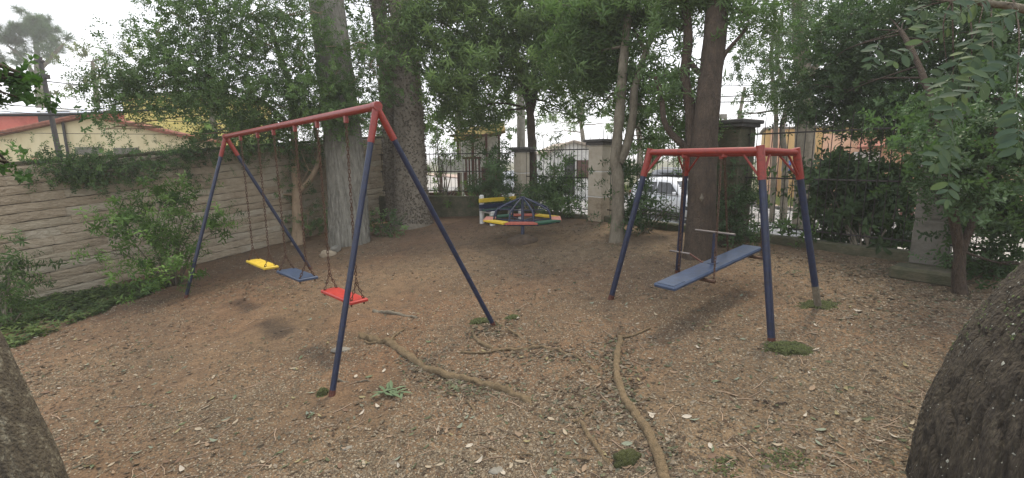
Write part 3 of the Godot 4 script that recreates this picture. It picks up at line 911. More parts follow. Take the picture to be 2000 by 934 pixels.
func kerb_run(label: String, a: Vector3, b: Vector3, w: float, top: float, m: Material):
	var d = Vector3(b.x - a.x, 0, b.z - a.z); var len = d.length(); d = d.normalized()
	var o = part("retaining_kerb", box_at(Vector3.ZERO, Vector3(len, top + 0.5, w), Basis(d, Vector3.UP, d.cross(Vector3.UP)), 0.02), m, self, Transform3D(Basis.IDENTITY, Vector3((a.x + b.x) * 0.5, (top - 0.5) * 0.5, (a.z + b.z) * 0.5)))
	tag(o, label, "kerb")

func build_fence():
	var p0 = fence_pts[0]; var p1 = fence_pts[1]; var p2 = fence_pts[2]; var p3 = fence_pts[3]; var p4 = fence_pts[4]; var p5 = fence_pts[5]
	var turn = atan2(p4.x - p2.x, p4.z - p2.z)
	kerb_run("mossy low retaining wall beneath the fence behind the bench", p0, p1, 0.24, TOP + 0.42, M.moss_concrete)
	kerb_run("concrete kerb under the fence in front of the white cottage", p1, p2, 0.2, TOP + 0.10, M.moss_concrete)
	kerb_run("long mossy concrete kerb under the fence beside the glider", p2, p4, 0.2, TOP + 0.13, M.moss_concrete)
	kerb_run("mossy kerb under the fence behind the forked young tree", p4, p5, 0.2, TOP + 0.13, M.moss_concrete)
	pillar("cream stone pillar beside the dark trunk behind the merry-go-round", Vector3(p1.x, TOP, p1.z), 0.30, 1.55, turn, M.pillar)
	pillar("wide cream stone pillar with white joints and grey cap beside slender grey tree", Vector3(p2.x, TOP, p2.z), 0.40, 1.66, turn, M.pillar)
	pillar("dark ivy-covered pillar with flat cap behind the thick trunk", Vector3(p3.x, TOP, p3.z), 0.52, 1.86, turn, M.moss_concrete)
	pillar("grey plastered pillar standing behind the forked young tree", Vector3(p4.x, TOP, p4.z), 0.35, 1.75, turn, M.concrete)
	fence_run("iron bar fence above the mossy retaining wall near the hut", Vector3(p0.x, 0, p0.z), p1, 1.25, TOP + 0.42)
	fence_run("iron bar fence in front of the white cottage", p1, p2, 1.62, TOP + 0.10)
	fence_run("iron bar fence in front of the parked cars", p2, p3, 1.75, TOP + 0.13)
	fence_run("iron bar fence in front of the cobbled street", p3, p4, 1.75, TOP + 0.13)
	fence_run("iron bar fence behind the forked young tree", p4, p5, 1.75, TOP + 0.13)
	# concrete slab at the foot of the grey pillar
	var s = gp(1806, 545)
	var slab = part("concrete_slab", box_at(Vector3.ZERO, Vector3(0.62, 0.16, 0.36), Basis(Vector3.UP, turn + PI / 2), 0.03), M.moss_concrete, self, Transform3D(Basis.IDENTITY, s + Vector3(0, 0.05, 0)))
	tag(slab, "low mossy concrete slab at the foot of the grey pillar", "slab")

# ---------------------------------------------------------------- street and buildings
func slab_quad(called: String, pts: Array, y: float, m: Material, kind := "structure") -> MeshInstance3D:
	var st = new_st(); st.set_smooth_group(-1)
	var t = Vector3(0, -0.12, 0)
	var q = []
	for p in pts: q.append(Vector3(p.x, y, p.z))
	quad(st, q[0], q[1], q[2], q[3])
	for i in 4: quad(st, q[i], q[i] + t, q[(i + 1) % 4] + t, q[(i + 1) % 4])
	var o = part(called, done(st), m, self)
	tag(o, "", "", "", kind)
	return o

func build_street():
	var k1 = level(1560, 414, STREET); var k2 = level(1150, 374, STREET)
	var d = (k2 - k1); d.y = 0; d = d.normalized()
	var n = Vector3(d.z, 0, -d.x)
	if n.dot(k1) < 0: n = -n        # away from the playground
	var a = k1 - d * 30.0; var b = k1 + d * 60.0
	var street = slab_quad("street", [a, b, b - n * 9.5, a - n * 9.5], STREET, M.street)
	# far kerb stones and pavement
	slab_quad("far_pavement", [a + n * 0.2, b + n * 0.2, b + n * 3.4, a + n * 3.4], STREET + 0.13, M.pavement)
	var kerb = thing("far_kerb", "row of kerb stones along the far side of the cobbled street", "kerb", Vector3(k1.x, STREET, k1.z))
	var ks = box_mesh(Vector3(0.96, 0.3, 0.2), 0.02)
	for i in 46:
		part("kerb_stone", ks, M.concrete if i % 3 else M.cap, kerb, Transform3D(Basis(d, Vector3.UP, d.cross(Vector3.UP)), d * (i - 14.0) + n * 0.1))
	# grass verge in front of the cottage
	var r = RandomNumberGenerator.new(); r.seed = 31
	var xf = []; var col = []
	for i in 5000:
		var p = k2 + d * r.randf_range(-14, 12) + n * r.randf_range(0.3, 3.2)
		var s = r.randf_range(0.12, 0.34)
		xf.append(Transform3D(Basis(Vector3.UP, r.randf() * TAU) * Basis(Vector3(1, 0, 0), r.randf_range(-0.4, 0.4)) * Basis.from_scale(Vector3(s, s, s)), Vector3(p.x, STREET + 0.12, p.z)))
		col.append(Color(0.10, 0.13, 0.04).lerp(Color(0.22, 0.24, 0.08), r.randf()))
	var blade = new_st(); blade.set_smooth_group(-1)
	for k in 5:
		var a2 = TAU * k / 5.0
		var o2 = Vector3(cos(a2), 0, sin(a2))
		tri(blade, o2 * 0.12 - o2.cross(Vector3.UP) * 0.05, o2 * 0.12 + o2.cross(Vector3.UP) * 0.05, o2 * 0.45 + Vector3(0, 1, 0))
	var g = copies("verge_grass", done(blade), M.leaf, xf, col, self)
	tag(g, "grass verge across the street in front of the cottage", "grass", "", "stuff")
	# cobbles, as far as they can be told apart
	xf = []; col = []
	for i in range(-26, 120):
		for j in range(1, 44):
			var along = i * 0.21 + (0.1 if j % 2 else 0.0) + r.randf_range(-0.015, 0.015)
			var p = k1 + d * along - n * (j * 0.2)
			if inside(p.x, p.z, -0.35): continue
			xf.append(Transform3D(Basis(d, Vector3.UP, d.cross(Vector3.UP)) * Basis(Vector3(0, 0, 1), r.randf_range(-0.06, 0.06)) * Basis(Vector3(1, 0, 0), r.randf_range(-0.06, 0.06)) * Basis.from_scale(Vector3(r.randf_range(0.88, 1.0), 1, r.randf_range(0.88, 1.0))), Vector3(p.x, STREET - 0.005 + r.randf_range(-0.012, 0.012), p.z)))
			col.append(Color(0.26, 0.255, 0.245) * r.randf_range(0.75, 1.3))
	var cob = copies("cobblestone", box_mesh(Vector3(0.19, 0.08, 0.18), 0.022), M.cobble, xf, col, street)
	cob.set_meta("kind", "stuff")
	return [k1, d, n]

func gable_house(called: String, label: String, peak: Vector3, half_l: float, half_r: float, drop_l: float, drop_r: float, low: float, deep: float, bs: Basis, wall: Material, roof: Material) -> Node3D:
	# origin at the peak of the near gable; bs.x runs along the gable, bs.z away from the viewer
	var o = thing(called, label, "house", Vector3(peak.x, low, peak.z))
	var h = peak.y - low
	var st = new_st(); st.set_smooth_group(-1)
	var pr = [Vector3(-half_l, 0, 0), Vector3(-half_l, h - drop_l, 0), Vector3(0, h, 0), Vector3(half_r, h - drop_r, 0), Vector3(half_r, 0, 0)]
	var f = []; var k = []
	for p in pr:
		f.append(bs * p); k.append(bs * (p + Vector3(0, 0, deep)))
	tri(st, f[0], f[1], f[2]); tri(st, f[0], f[2], f[4]); tri(st, f[2], f[3], f[4])
	tri(st, k[2], k[1], k[0]); tri(st, k[4], k[2], k[0]); tri(st, k[4], k[3], k[2])
	quad(st, f[0], k[0], k[1], f[1]); quad(st, f[3], k[3], k[4], f[4])
	part("wall", done(st), wall, o)
	for s in [[half_l, drop_l, -1.0], [half_r, drop_r, 1.0]]:
		var e = Vector3(s[0] * s[2], h - s[1], 0); var t = Vector3(0, h, 0)
		var u = (e - t).normalized(); var nrm = Vector3(-u.y, u.x, 0) * s[2]
		var len = e.distance_to(t) + 0.25
		var c = t + u * len * 0.5 + nrm * 0.05 + Vector3(0, 0, deep * 0.5 - 0.1)
		var side = part("roof", box_at(bs * c, Vector3(len, 0.08, deep + 0.3), bs * Basis(u, nrm, u.cross(nrm)), 0.01), roof, o)
		for i in int(len / 0.34):
			var q = t + u * (i + 0.5) * 0.34 + nrm * 0.1 + Vector3(0, 0, -0.2)
			part("edge_tile", tube_mesh([bs * (q - u * 0.18), bs * (q + u * 0.19)], [0.06, 0.075], 8), roof, side)
	return o

func window_in(parent: Node3D, origin: Vector3, c: Vector3, w: float, h: float, bs: Basis, frame: Material, bars := 0):
	var f = part("window", box_at(c - origin, Vector3(w + 0.1, h + 0.1, 0.06), bs, 0.01), frame, parent)
	part("pane", box_at(c - origin - bs.z * 0.02, Vector3(w, h, 0.05), bs, 0.004), M.glass, f)
	for i in bars:
		part("window_bar", box_at(c - origin - bs.z * 0.055 + bs.x * ((i + 0.5) / bars - 0.5) * w, Vector3(0.02, h, 0.02), bs, 0.003), M.iron, f)

func car(called: String, label: String, pos: Vector3, fwd: Vector3, paint: Material, s: float, rails := false):
	var o = thing(called, label, "car", pos)
	o.basis = Basis(fwd, Vector3.UP, fwd.cross(Vector3.UP)) * Basis.from_scale(Vector3.ONE * s)
	var S = [[-1.95, 0.66, 0.36, 0.74], [-1.90, 0.76, 0.30, 0.86], [-1.80, 0.81, 0.26, 0.95], [-1.3, 0.83, 0.22, 0.96], [-0.3, 0.84, 0.21, 0.94], [0.6, 0.84, 0.21, 0.93], [1.05, 0.83, 0.21, 0.92], [1.5, 0.81, 0.23, 0.84], [1.8, 0.76, 0.26, 0.74], [1.93, 0.64, 0.34, 0.62]]
	var st = new_st(); st.set_smooth_group(1)
	var rings = []
	for e in S:
		var w = e[1]; var b = e[2]; var t = e[3]
		var half = [Vector3(e[0], b, w * 0.6), Vector3(e[0], b + 0.03, w * 0.93), Vector3(e[0], lerpf(b, t, 0.4), w), Vector3(e[0], lerpf(b, t, 0.75), w * 0.985), Vector3(e[0], t - 0.02, w * 0.93), Vector3(e[0], t + 0.015, w * 0.7)]
		var ring = half.duplicate()
		for i in range(half.size() - 1, -1, -1): ring.append(half[i] * Vector3(1, 1, -1))
		rings.append(ring)
	var n = rings[0].size()
	for i in rings.size() - 1:
		for k in n:
			quad(st, rings[i][k], rings[i + 1][k], rings[i + 1][(k + 1) % n], rings[i][(k + 1) % n])
	for i in n - 2:
		tri(st, rings[0][0], rings[0][i + 1], rings[0][i + 2]); tri(st, rings[-1][0], rings[-1][i + 2], rings[-1][i + 1])
	part("body", done(st), paint, o)
	# cabin: belt ring up to the roof ring
	st = new_st(); st.set_smooth_group(1)
	var lv = [[0.0, -1.86, 1.02, 0.80, 0.93], [0.5, -1.72, 0.62, 0.72, 1.22], [0.88, -1.56, 0.30, 0.63, 1.43], [1.0, -1.38, 0.10, 0.54, 1.475]]
	rings = []
	for e in lv:
		var ring = []
		for q in [[e[1], -1], [e[1], 1], [lerpf(e[1], e[2], 0.15), 1.03], [lerpf(e[1], e[2], 0.85), 1.0], [e[2], 0.9], [e[2], -0.9], [lerpf(e[1], e[2], 0.85), -1.0], [lerpf(e[1], e[2], 0.15), -1.03]]:
			ring.append(Vector3(q[0], e[4], e[3] * q[1] * (0.93 if absf(q[1]) == 1.0 and q[0] == e[1] else 1.0)))
		rings.append(ring)
	for i in 3:
		for k in 8: quad(st, rings[i][k], rings[i][(k + 1) % 8], rings[i + 1][(k + 1) % 8], rings[i + 1][k])
	for k in 6: tri(st, rings[3][0], rings[3][k + 1], rings[3][k + 2])
	part("cabin", done(st), paint, o)
	for z in [-1.0, 1.0]:
		for wd in [[[-1.42, 0.98], [-0.42, 0.97], [-0.42, 1.36], [-1.22, 1.35]], [[-0.34, 0.97], [0.82, 0.96], [0.26, 1.35], [-0.34, 1.37]]]:
			var g = new_st(); g.set_smooth_group(-1)
			var q = []
			for p in wd: q.append(Vector3(p[0], p[1], z * (0.835 - (p[1] - 0.93) * 0.36)))
			quad(g, q[0], q[1], q[2], q[3])
			part("side_window", done(g), M.glass, o)
		for x in [-1.22, 1.18]:
			var wl = part("wheel", tube_mesh([Vector3(x, 0.3, z * 0.68), Vector3(x, 0.3, z * 0.70), Vector3(x, 0.3, z * 0.83), Vector3(x, 0.3, z * 0.85)], [0.27, 0.30, 0.30, 0.27], 22), M.tyre, o)
			part("rim", tube_mesh([Vector3(x, 0.3, z * 0.84), Vector3(x, 0.3, z * 0.858)], [0.19, 0.16], 14), M.rim, wl)
		part("tail_lamp", box_at(Vector3(-1.87, 0.86, z * 0.68), Vector3(0.12, 0.26, 0.16), Basis.IDENTITY, 0.03), M.lamp_red, o)
		part("head_lamp", box_at(Vector3(1.80, 0.66, z * 0.6), Vector3(0.16, 0.13, 0.24), Basis.IDENTITY, 0.03), M.rim, o)
		part("mirror", box_at(Vector3(0.66, 1.0, z * 0.9), Vector3(0.1, 0.12, 0.16), Basis.IDENTITY, 0.03), paint, o)
		part("sill_trim", box_at(Vector3(0, 0.30, z * 0.83), Vector3(1.75, 0.1, 0.04), Basis.IDENTITY, 0.01), M.tyre, o)
		if rails: part("roof_rail", rod(Vector3(-1.3, 1.52, z * 0.5), Vector3(0.1, 1.52, z * 0.5), 0.022, 8), M.rim, o)
	for e in [[Vector3(-1.83, 1.0, 0.6), Vector3(-1.63, 1.40, 0.5), "rear_window"], [Vector3(0.96, 0.99, 0.62), Vector3(0.34, 1.40, 0.52), "windscreen"]]:
		var g = new_st(); g.set_smooth_group(-1)
		var off = Vector3(0.03 if e[2] == "windscreen" else -0.03, 0.012, 0)
		quad(g, e[0] + off, e[0] * Vector3(1, 1, -1) + off, e[1] * Vector3(1, 1, -1) + off, e[1] + off)
		part(e[2], done(g), M.glass, o)
	part("bumper", box_at(Vector3(-1.92, 0.45, 0), Vector3(0.12, 0.22, 1.35), Basis.IDENTITY, 0.04), paint, o)
	part("number_plate", box_at(Vector3(-1.985, 0.62, 0), Vector3(0.02, 0.12, 0.38), Basis.IDENTITY, 0.004), M.rim, o)

func cable(label: String, a: Vector3, b: Vector3, sag: float, r: float):
	var pts = []
	for i in 13:
		var t = i / 12.0
		pts.append(a.lerp(b, t) - Vector3(0, sag * 4.0 * t * (1.0 - t), 0) - a)
	var o = part("overhead_cable", tube_mesh(pts, [r], 5), M.cable, self, Transform3D(Basis.IDENTITY, a))
	tag(o, label, "cable")

func build_surroundings():
	var sk = build_street()
	var d = sk[1]; var n = sk[2]
	# parked cars, noses towards the viewer
	var c0 = level(1272, 420, STREET); var c1 = level(1412, 441, STREET)
	var fw = (c1 - c0); fw.y = 0; fw = fw.normalized()
	car("parked_car", "white hatchback parked beyond the fence", c0 + fw * 1.45 + Vector3(0, 0.02, 0), fw, M.paint_white, 1.0)
	var c2 = level(1284, 412, STREET) + n * 1.2
	car("parked_car", "dark car with pale roof rails parked behind the white hatchback", c2 + fw * 1.0 + Vector3(0, 0.02, 0), fw, M.paint_dark, 1.18, true)
	var c3 = level(1034, 377, STREET)
	car("parked_car", "pale car across the street partly hidden by the cream pillar", c3 + Vector3(0, 0.02, 0), Vector3(0.94, 0, 0.34).normalized(), M.paint_white, 1.0)
	# houses over the block wall
	var I = Basis.IDENTITY
	var peak = at(178, 229, 18.0)
	var away = Basis(Vector3(1, 0, 0), Vector3.UP, Vector3(0, 0, -1))
	var hs = gable_house("gabled_house", "cream plastered house with shallow tiled gable behind the block wall", peak, 5.2, 4.1, 0.98, 0.95, -0.3, 0.9, away, M.cream, M.tile)
	for w in [[164, 294.5, 0.92, 0.19], [238, 296, 0.86, 0.19]]:
		var p = at(w[0], w[1], 18.0); p.z = peak.z + 0.02
		window_in(hs, hs.position, p, w[2], w[3], Basis(Vector3(1, 0, 0), Vector3.UP, Vector3(0, 0, 1)), M.concrete)
	var b1 = at(54, 310, 18.0); b1.z = peak.z + 0.015
	part("painted_patch", box_at(b1 - hs.position, Vector3(0.26, 0.2, 0.01), I, 0.002), M.peach_wall, hs)
	var dp = at(124, 222, 18.0); dp.z = peak.z + 0.08
	part("drain_pipe", rod(Vector3(dp.x, -0.3, dp.z) - hs.position, dp - hs.position, 0.05, 8), M.pole, hs)
	# coral building with sheet-metal roof
	var q = at(95, 225, 26.0)
	var cb = thing("coral_building", "coral red building under a pale sheet-metal roof behind the cream house", "building", Vector3(q.x, -0.3, q.z))
	part("wall", box_at(Vector3(-1.0, 2.6, -3.0), Vector3(10.6, 5.1, 6.0), I, 0.02), M.coral, cb)
	window_in(cb, cb.position, at(110, 232, 25.9), 1.9, 0.75, Basis(Vector3(1, 0, 0), Vector3.UP, Vector3(0, 0, 1)), M.dark)
	for k in 7:
		part("roof_sheet", box_at(Vector3(-5.6 + k * 1.6, 5.45, -1.6), Vector3(1.57, 0.05, 4.2), Basis(Vector3(1, 0, 0), 0.17), 0.01), M.metal_roof, cb)
		part("roof_seam", box_at(Vector3(-6.4 + k * 1.6, 5.49, -1.6), Vector3(0.05, 0.08, 4.2), Basis(Vector3(1, 0, 0), 0.17), 0.01), M.white, cb)
	q = at(330, 225, 24.0)
	var yb = thing("yellow_building", "plain mustard yellow building behind the cream house gable", "building", Vector3(q.x, -0.3, q.z))
	part("wall", box_at(Vector3(0.0, 2.85, -3.0), Vector3(4.6, 5.7, 6.0), I, 0.02), M.yellow_wall, yb)
	part("parapet", box_at(Vector3(0.0, 5.78, -3.0), Vector3(4.75, 0.16, 6.1), I, 0.02), M.concrete, yb)
	# white cottage across the street
	peak = at(1119, 279, 27.0)
	var turned = Basis(Vector3.UP, 0.12) * away
	var ct = gable_house("cottage", "small white boarded cottage with brown gable roof across the street", peak, 1.36, 1.56, 0.55, 0.42, STREET, 5.0, turned, M.white, M.grey_tile)
	var fz = Basis(Vector3.UP, 0.12)
	for k in 18:
		var x = -1.30 + k * 0.165
		var top = peak.y - STREET - 0.60
		part("wall_board", box_at(fz * Vector3(x, top * 0.5 + 0.02, 0.02), Vector3(0.145, top, 0.025), fz, 0.004), M.white, ct)
	part("door", box_at(fz * Vector3(-0.18, 1.2, 0.05), Vector3(0.62, 2.1, 0.05), fz, 0.006), M.dark, ct)
	window_in(ct, ct.position, ct.position + fz * Vector3(0.62, 1.62, 0.06), 0.7, 0.95, fz, M.wood, 5)
	part("porch_post", rod(fz * Vector3(-1.2, 0, 0.5), fz * Vector3(-1.2, 2.0, 0.5), 0.05, 8), M.wood, ct)
	q = at(1040, 318, 34.0)
	var lw = thing("lime_building", "pale lime green wall with orange shop front beyond the pillar", "building", Vector3(q.x, STREET, q.z))
	part("wall", box_at(Vector3(0.6, 1.1, -2.0), Vector3(2.2, 2.6, 4.0), I, 0.02), M.lime, lw)
	part("shop_front", box_at(Vector3(1.4, 0.9, 0.04), Vector3(0.9, 1.3, 0.1), I, 0.02), M.orange_wall, lw)
	part("roof", box_at(Vector3(0.4, 2.6, -2.0), Vector3(3.4, 0.25, 4.4), I, 0.02), M.tile, lw)
	q = at(1072, 303, 32.0)
	var bsn = part("blue_sign", box_at(Vector3.ZERO, Vector3(0.62, 0.48, 0.08), I, 0.01), M.sign_cyan, self, Transform3D(I, q))
	tag(bsn, "small bright blue shop sign left of the cottage", "sign")
	# hut with mossy roof, gate and white balustrade beyond the bench
	var hut = thing("guard_hut", "small hut with mossy sloping roof beyond the bench fence", "hut", level(935, 396, STREET + 0.2))
	hut.position = Vector3(at(940, 330, 16.0).x, STREET, at(940, 330, 16.0).z)
	var hy = at(940, 262, 16.0).y - STREET
	part("roof", box_at(Vector3(-0.05, hy + 0.1, -0.5), Vector3(1.75, 0.1, 1.6), Basis(Vector3(0, 0, 1), 0.16) * Basis(Vector3(1, 0, 0), 0.25), 0.02), M.thatch, hut)
	part("roof_beam", box_at(Vector3(-0.15, hy - 0.06, 0.25), Vector3(1.7, 0.07, 0.07), I, 0.01), M.wood, hut)
	part("wall", box_at(Vector3(-0.1, hy * 0.5, -0.9), Vector3(1.3, hy, 0.1), I, 0.01), M.white, hut)
	part("door", box_at(Vector3(0.25, 1.0, -0.82), Vector3(0.6, 2.0, 0.06), I, 0.01), M.wood, hut)
	for x in [-0.75, -0.25, 0.2, 0.62]:
		part("post", box_at(Vector3(x, hy * 0.5, 0.25), Vector3(0.08, hy, 0.08), I, 0.01), M.wood, hut)
	var gate = thing("rusty_gate", "rust brown sheet gate standing beyond the fence near the hut", "gate", Vector3(at(926, 345, 14.6).x, STREET, at(926, 345, 14.6).z))
	for k in 5: part("gate_bar", box_at(Vector3(-0.24 + k * 0.1, 1.28, 0), Vector3(0.05, 2.1, 0.03), I, 0.006), M.rust_iron, gate)
	for y in [0.3, 1.3, 2.32]: part("gate_rail", box_at(Vector3(-0.04, y, 0.0), Vector3(0.56, 0.07, 0.05), I, 0.006), M.rust_iron, gate)
	part("gate_sheet", box_at(Vector3(-0.04, 0.82, -0.03), Vector3(0.5, 0.95, 0.02), I, 0.004), M.rust_iron, gate)
	var bp = at(884, 320, 15.2)
	var bal = thing("white_balustrade", "white concrete balustrade with arched top beyond the fence", "balustrade", Vector3(bp.x, STREET, bp.z))
	var by = at(884, 318, 15.2).y - STREET
	part("panel", box_at(Vector3(0, by - 0.1, 0), Vector3(0.92, 0.44, 0.08), I, 0.01), M.white, bal)
	for k in 5:
		var arc = []
		for i in 7: arc.append(Vector3(-0.36 + k * 0.18 + 0.075 * cos(PI * i / 6.0), by + 0.12 + 0.1 * sin(PI * i / 6.0), 0))
		part("arch", tube_mesh(arc, [0.022], 6), M.white, bal)
	for x in [-0.4, 0.4]: part("post", box_at(Vector3(x, (by - 0.3) * 0.5, 0), Vector3(0.09, by - 0.3, 0.09), I, 0.01), M.rust_iron, bal)
	var rl = at(866, 380, 13.9)
	var beam = thing("wooden_rail", "dark wooden rail on short posts beyond the thorny trunk", "rail", Vector3(rl.x, STREET, rl.z))
	var ry = rl.y - STREET
	part("beam", box_at(Vector3(0, ry, 0), Vector3(1.05, 0.15, 0.08), Basis(Vector3(0, 0, 1), 0.03), 0.01), M.wood, beam)
	for x in [-0.4, 0.42]: part("post", box_at(Vector3(x, ry * 0.5, -0.05), Vector3(0.1, ry, 0.08), I, 0.01), M.wood, beam)
	var lowp = at(905, 395, 14.2)
	var lw2 = part("white_stump", box_at(Vector3.ZERO, Vector3(0.16, 0.62, 0.14), Basis(Vector3(0, 0, 1), -0.08), 0.03), M.white, self, Transform3D(I, lowp))
	lw2.position.y = lowp.y - 0.1
	tag(lw2, "short white concrete post beside the rusty gate", "post")
	# right: orange building, sign, peach building with awning
	q = at(1590, 330, 25.0)
	var ob = thing("orange_building", "ochre orange building seen through trees behind the glider", "building", Vector3(q.x, STREET, q.z))
	var bt = Basis(Vector3.UP, -0.45)
	part("wall", box_at(bt * Vector3(0.4, 1.85, -3.0), Vector3(5.6, 3.7, 6.0), bt, 0.02), M.orange_wall, ob)
	part("corner_pier", box_at(bt * Vector3(-1.9, 1.85, 0.08), Vector3(0.5, 3.74, 0.2), bt, 0.02), M.peach_wall, ob)
	part("roof_edge", box_at(bt * Vector3(0.4, 3.74, -3.0), Vector3(5.9, 0.12, 6.3), bt, 0.02), M.concrete, ob)
	for k in 3: window_in(ob, ob.position, ob.position + bt * Vector3(-0.6 + k * 1.3, 2.0, 0.03), 0.7, 0.8, bt, M.white)
	var sg = thing("street_sign", "blue notice board with white lines seen under the glider frame corner", "sign", Vector3.ZERO)
	sg.position = Vector3(at(1540, 324, 17.0).x, STREET, at(1540, 324, 17.0).z)
	var sy = at(1540, 324, 17.0).y - STREET
	part("board", box_at(Vector3(0, sy, 0), Vector3(0.46, 0.38, 0.03), I, 0.006), M.sign_blue, sg)
	part("post", rod(Vector3(0, 0, -0.03), Vector3(0, sy + 0.15, -0.03), 0.025, 8), M.pole, sg)
	for k in 3: part("text_line", box_at(Vector3(-0.08, sy + 0.09 - k * 0.07, 0.018), Vector3(0.2 - k * 0.03, 0.022, 0.004), I, 0.001), M.white, sg)
	part("emblem", box_at(Vector3(0.14, sy - 0.02, 0.018), Vector3(0.1, 0.16, 0.004), I, 0.001), M.peach_wall, sg)
	q = at(1770, 320, 19.0)
	var pb = thing("peach_building", "peach building with brown tiled awning seen through the right-hand hedge", "building", Vector3(q.x, STREET, q.z))
	var pt = Basis(Vector3.UP, -0.7)
	part("wall", box_at(pt * Vector3(0.6, 1.6, -2.5), Vector3(7.0, 3.2, 5.0), pt, 0.02), M.peach_wall, pb)
	part("awning", box_at(pt * Vector3(-0.4, 2.75, 0.5), Vector3(2.4, 0.1, 1.3), pt * Basis(Vector3(1, 0, 0), 0.3), 0.02), M.tile, pb)
	part("shutter", box_at(pt * Vector3(1.2, 1.4, 0.03), Vector3(1.5, 2.0, 0.06), pt, 0.01), M.white, pb)
	window_in(pb, pb.position, pb.position + pt * Vector3(-1.3, 1.9, 0.03), 0.8, 0.9, pt, M.white, 4)
	part("sill_panel", box_at(pt * Vector3(1.2, 2.6, 0.05), Vector3(1.5, 0.35, 0.06), pt, 0.01), M.coral, pb)
	q = at(1812, 388, 13.5)
	var rg = thing("red_low_gate", "dark red low gate beside the peach building", "gate", Vector3(q.x, STREET, q.z))
	for k in 7: part("plank", box_at(pt * Vector3(-0.5 + k * 0.17, 0.62, 0), Vector3(0.155, 1.15, 0.03), pt, 0.006), M.coral if false else M.rust_iron, rg)
	part("gate_rail", box_at(pt * Vector3(0.0, 1.0, -0.03), Vector3(1.3, 0.08, 0.04), pt, 0.006), M.rust_iron, rg)
	# poles and cables
	var pa = at(119, 322, 13.0); var pc = at(77, 112, 13.0)
	var up = thing("utility_pole", "dark leaning utility pole in front of the cream house", "pole", Vector3(pa.x, -0.3, pa.z))
	var low = pa + (pa - pc).normalized() * (pa.y + 0.3)
	part("shaft", tube_mesh([low - up.position, pc - up.position], [0.075, 0.055], 10), M.pole, up)
	part("bracket", box_at(at(84, 150, 13.0) - up.position, Vector3(0.3, 0.12, 0.12), I, 0.01), M.pole, up)
	part("insulator", rod(at(76, 120, 13.0) - up.position - Vector3(0.12, 0, 0), at(76, 120, 13.0) - up.position + Vector3(0.12, 0, 0), 0.04, 8), M.pole, up)
	cable("thick black cable strung across in front of the cream house", at(-60, 224, 12.6), at(420, 202, 13.4), 0.12, 0.032)
	cable("thin cable crossing above the coral roof", at(-60, 198, 13.0), at(330, 222, 14.0), 0.05, 0.012)
	cable("thin cable running from the leaning pole to the yellow building", at(84, 158, 13.0), at(360, 168, 15.0), 0.1, 0.014)
	cable("lowest thin cable crossing the cream gable", at(-60, 258, 13.0), at(420, 262, 14.0), 0.02, 0.008)
	cable("thin cable crossing the coral wall", at(-60, 212, 13.0), at(420, 240, 14.0), 0.05, 0.008)
	var cp = at(1018, 300, 16.5); var ct2 = at(1016, 120, 16.5)
	var po = thing("concrete_pole", "grey concrete utility pole rising behind the cream pillar", "pole", Vector3(cp.x, STREET, cp.z))
	part("shaft", tube_mesh([Vector3.ZERO, Vector3(0, ct2.y - STREET, 0)], [0.17, 0.13], 10), M.concrete_pole, po)
	var bx = at(1011, 215, 16.3)
	part("meter_box", box_at(bx - po.position, Vector3(0.09, 0.26, 0.1), I, 0.01), M.white, po)
	part("meter_back", box_at(bx - po.position + Vector3(0.12, 0, -0.02), Vector3(0.14, 0.22, 0.1), I, 0.01), M.dark, po)
	cable("upper street cable passing behind the thick forked trunk", at(1015, 150, 16.4), at(1800, 120, 15.0), 0.9, 0.018)
	cable("lower street cable passing behind the thick forked trunk", at(1015, 165, 16.4), at(1900, 135, 15.0), 0.8, 0.018)
	cable("bundled street cable behind the forked trunk", at(860, 110, 18.0), at(1800, 150, 15.0), 0.6, 0.012)
	var lp = at(1402, 330, 14.0)
	var sl = thing("street_lamp", "slim street lamp post rising behind the ivy pillar", "street lamp", Vector3(lp.x, STREET, lp.z))
	var ly = at(1404, 229, 14.0).y - STREET
	part("post", rod(Vector3.ZERO, Vector3(0, ly, 0), 0.03, 8), M.pole, sl)
	part("lamp_head", box_at(Vector3(0.06, ly, 0.0), Vector3(0.2, 0.14, 0.12), I, 0.02), M.concrete_pole, sl)

# ---------------------------------------------------------------- foliage
# one leaf: folded along the midrib, drooping at the tip; grows from base along dir
func leaf_into(st: SurfaceTool, base: Vector3, dir: Vector3, nrm: Vector3, len: float, w: float, droop := 0.15):
	var side = dir.cross(nrm).normalized()
	var a = base
	var m1 = base + dir * len * 0.45 - nrm * len * 0.02
	var tip = base + dir * len - nrm * len * droop
	var l1 = base + dir * len * 0.22 + side * w * 0.36 + nrm * w * 0.16
	var l2 = base + dir * len * 0.55 + side * w * 0.5 + nrm * w * 0.18 - nrm * len * droop * 0.3
	var r1 = base + dir * len * 0.22 - side * w * 0.36 + nrm * w * 0.16
	var r2 = base + dir * len * 0.55 - side * w * 0.5 + nrm * w * 0.18 - nrm * len * droop * 0.3
	tri(st, a, l1, m1); tri(st, l1, l2, m1); tri(st, l2, tip, m1)
	tri(st, a, m1, r1); tri(st, r1, m1, r2); tri(st, r2, m1, tip)

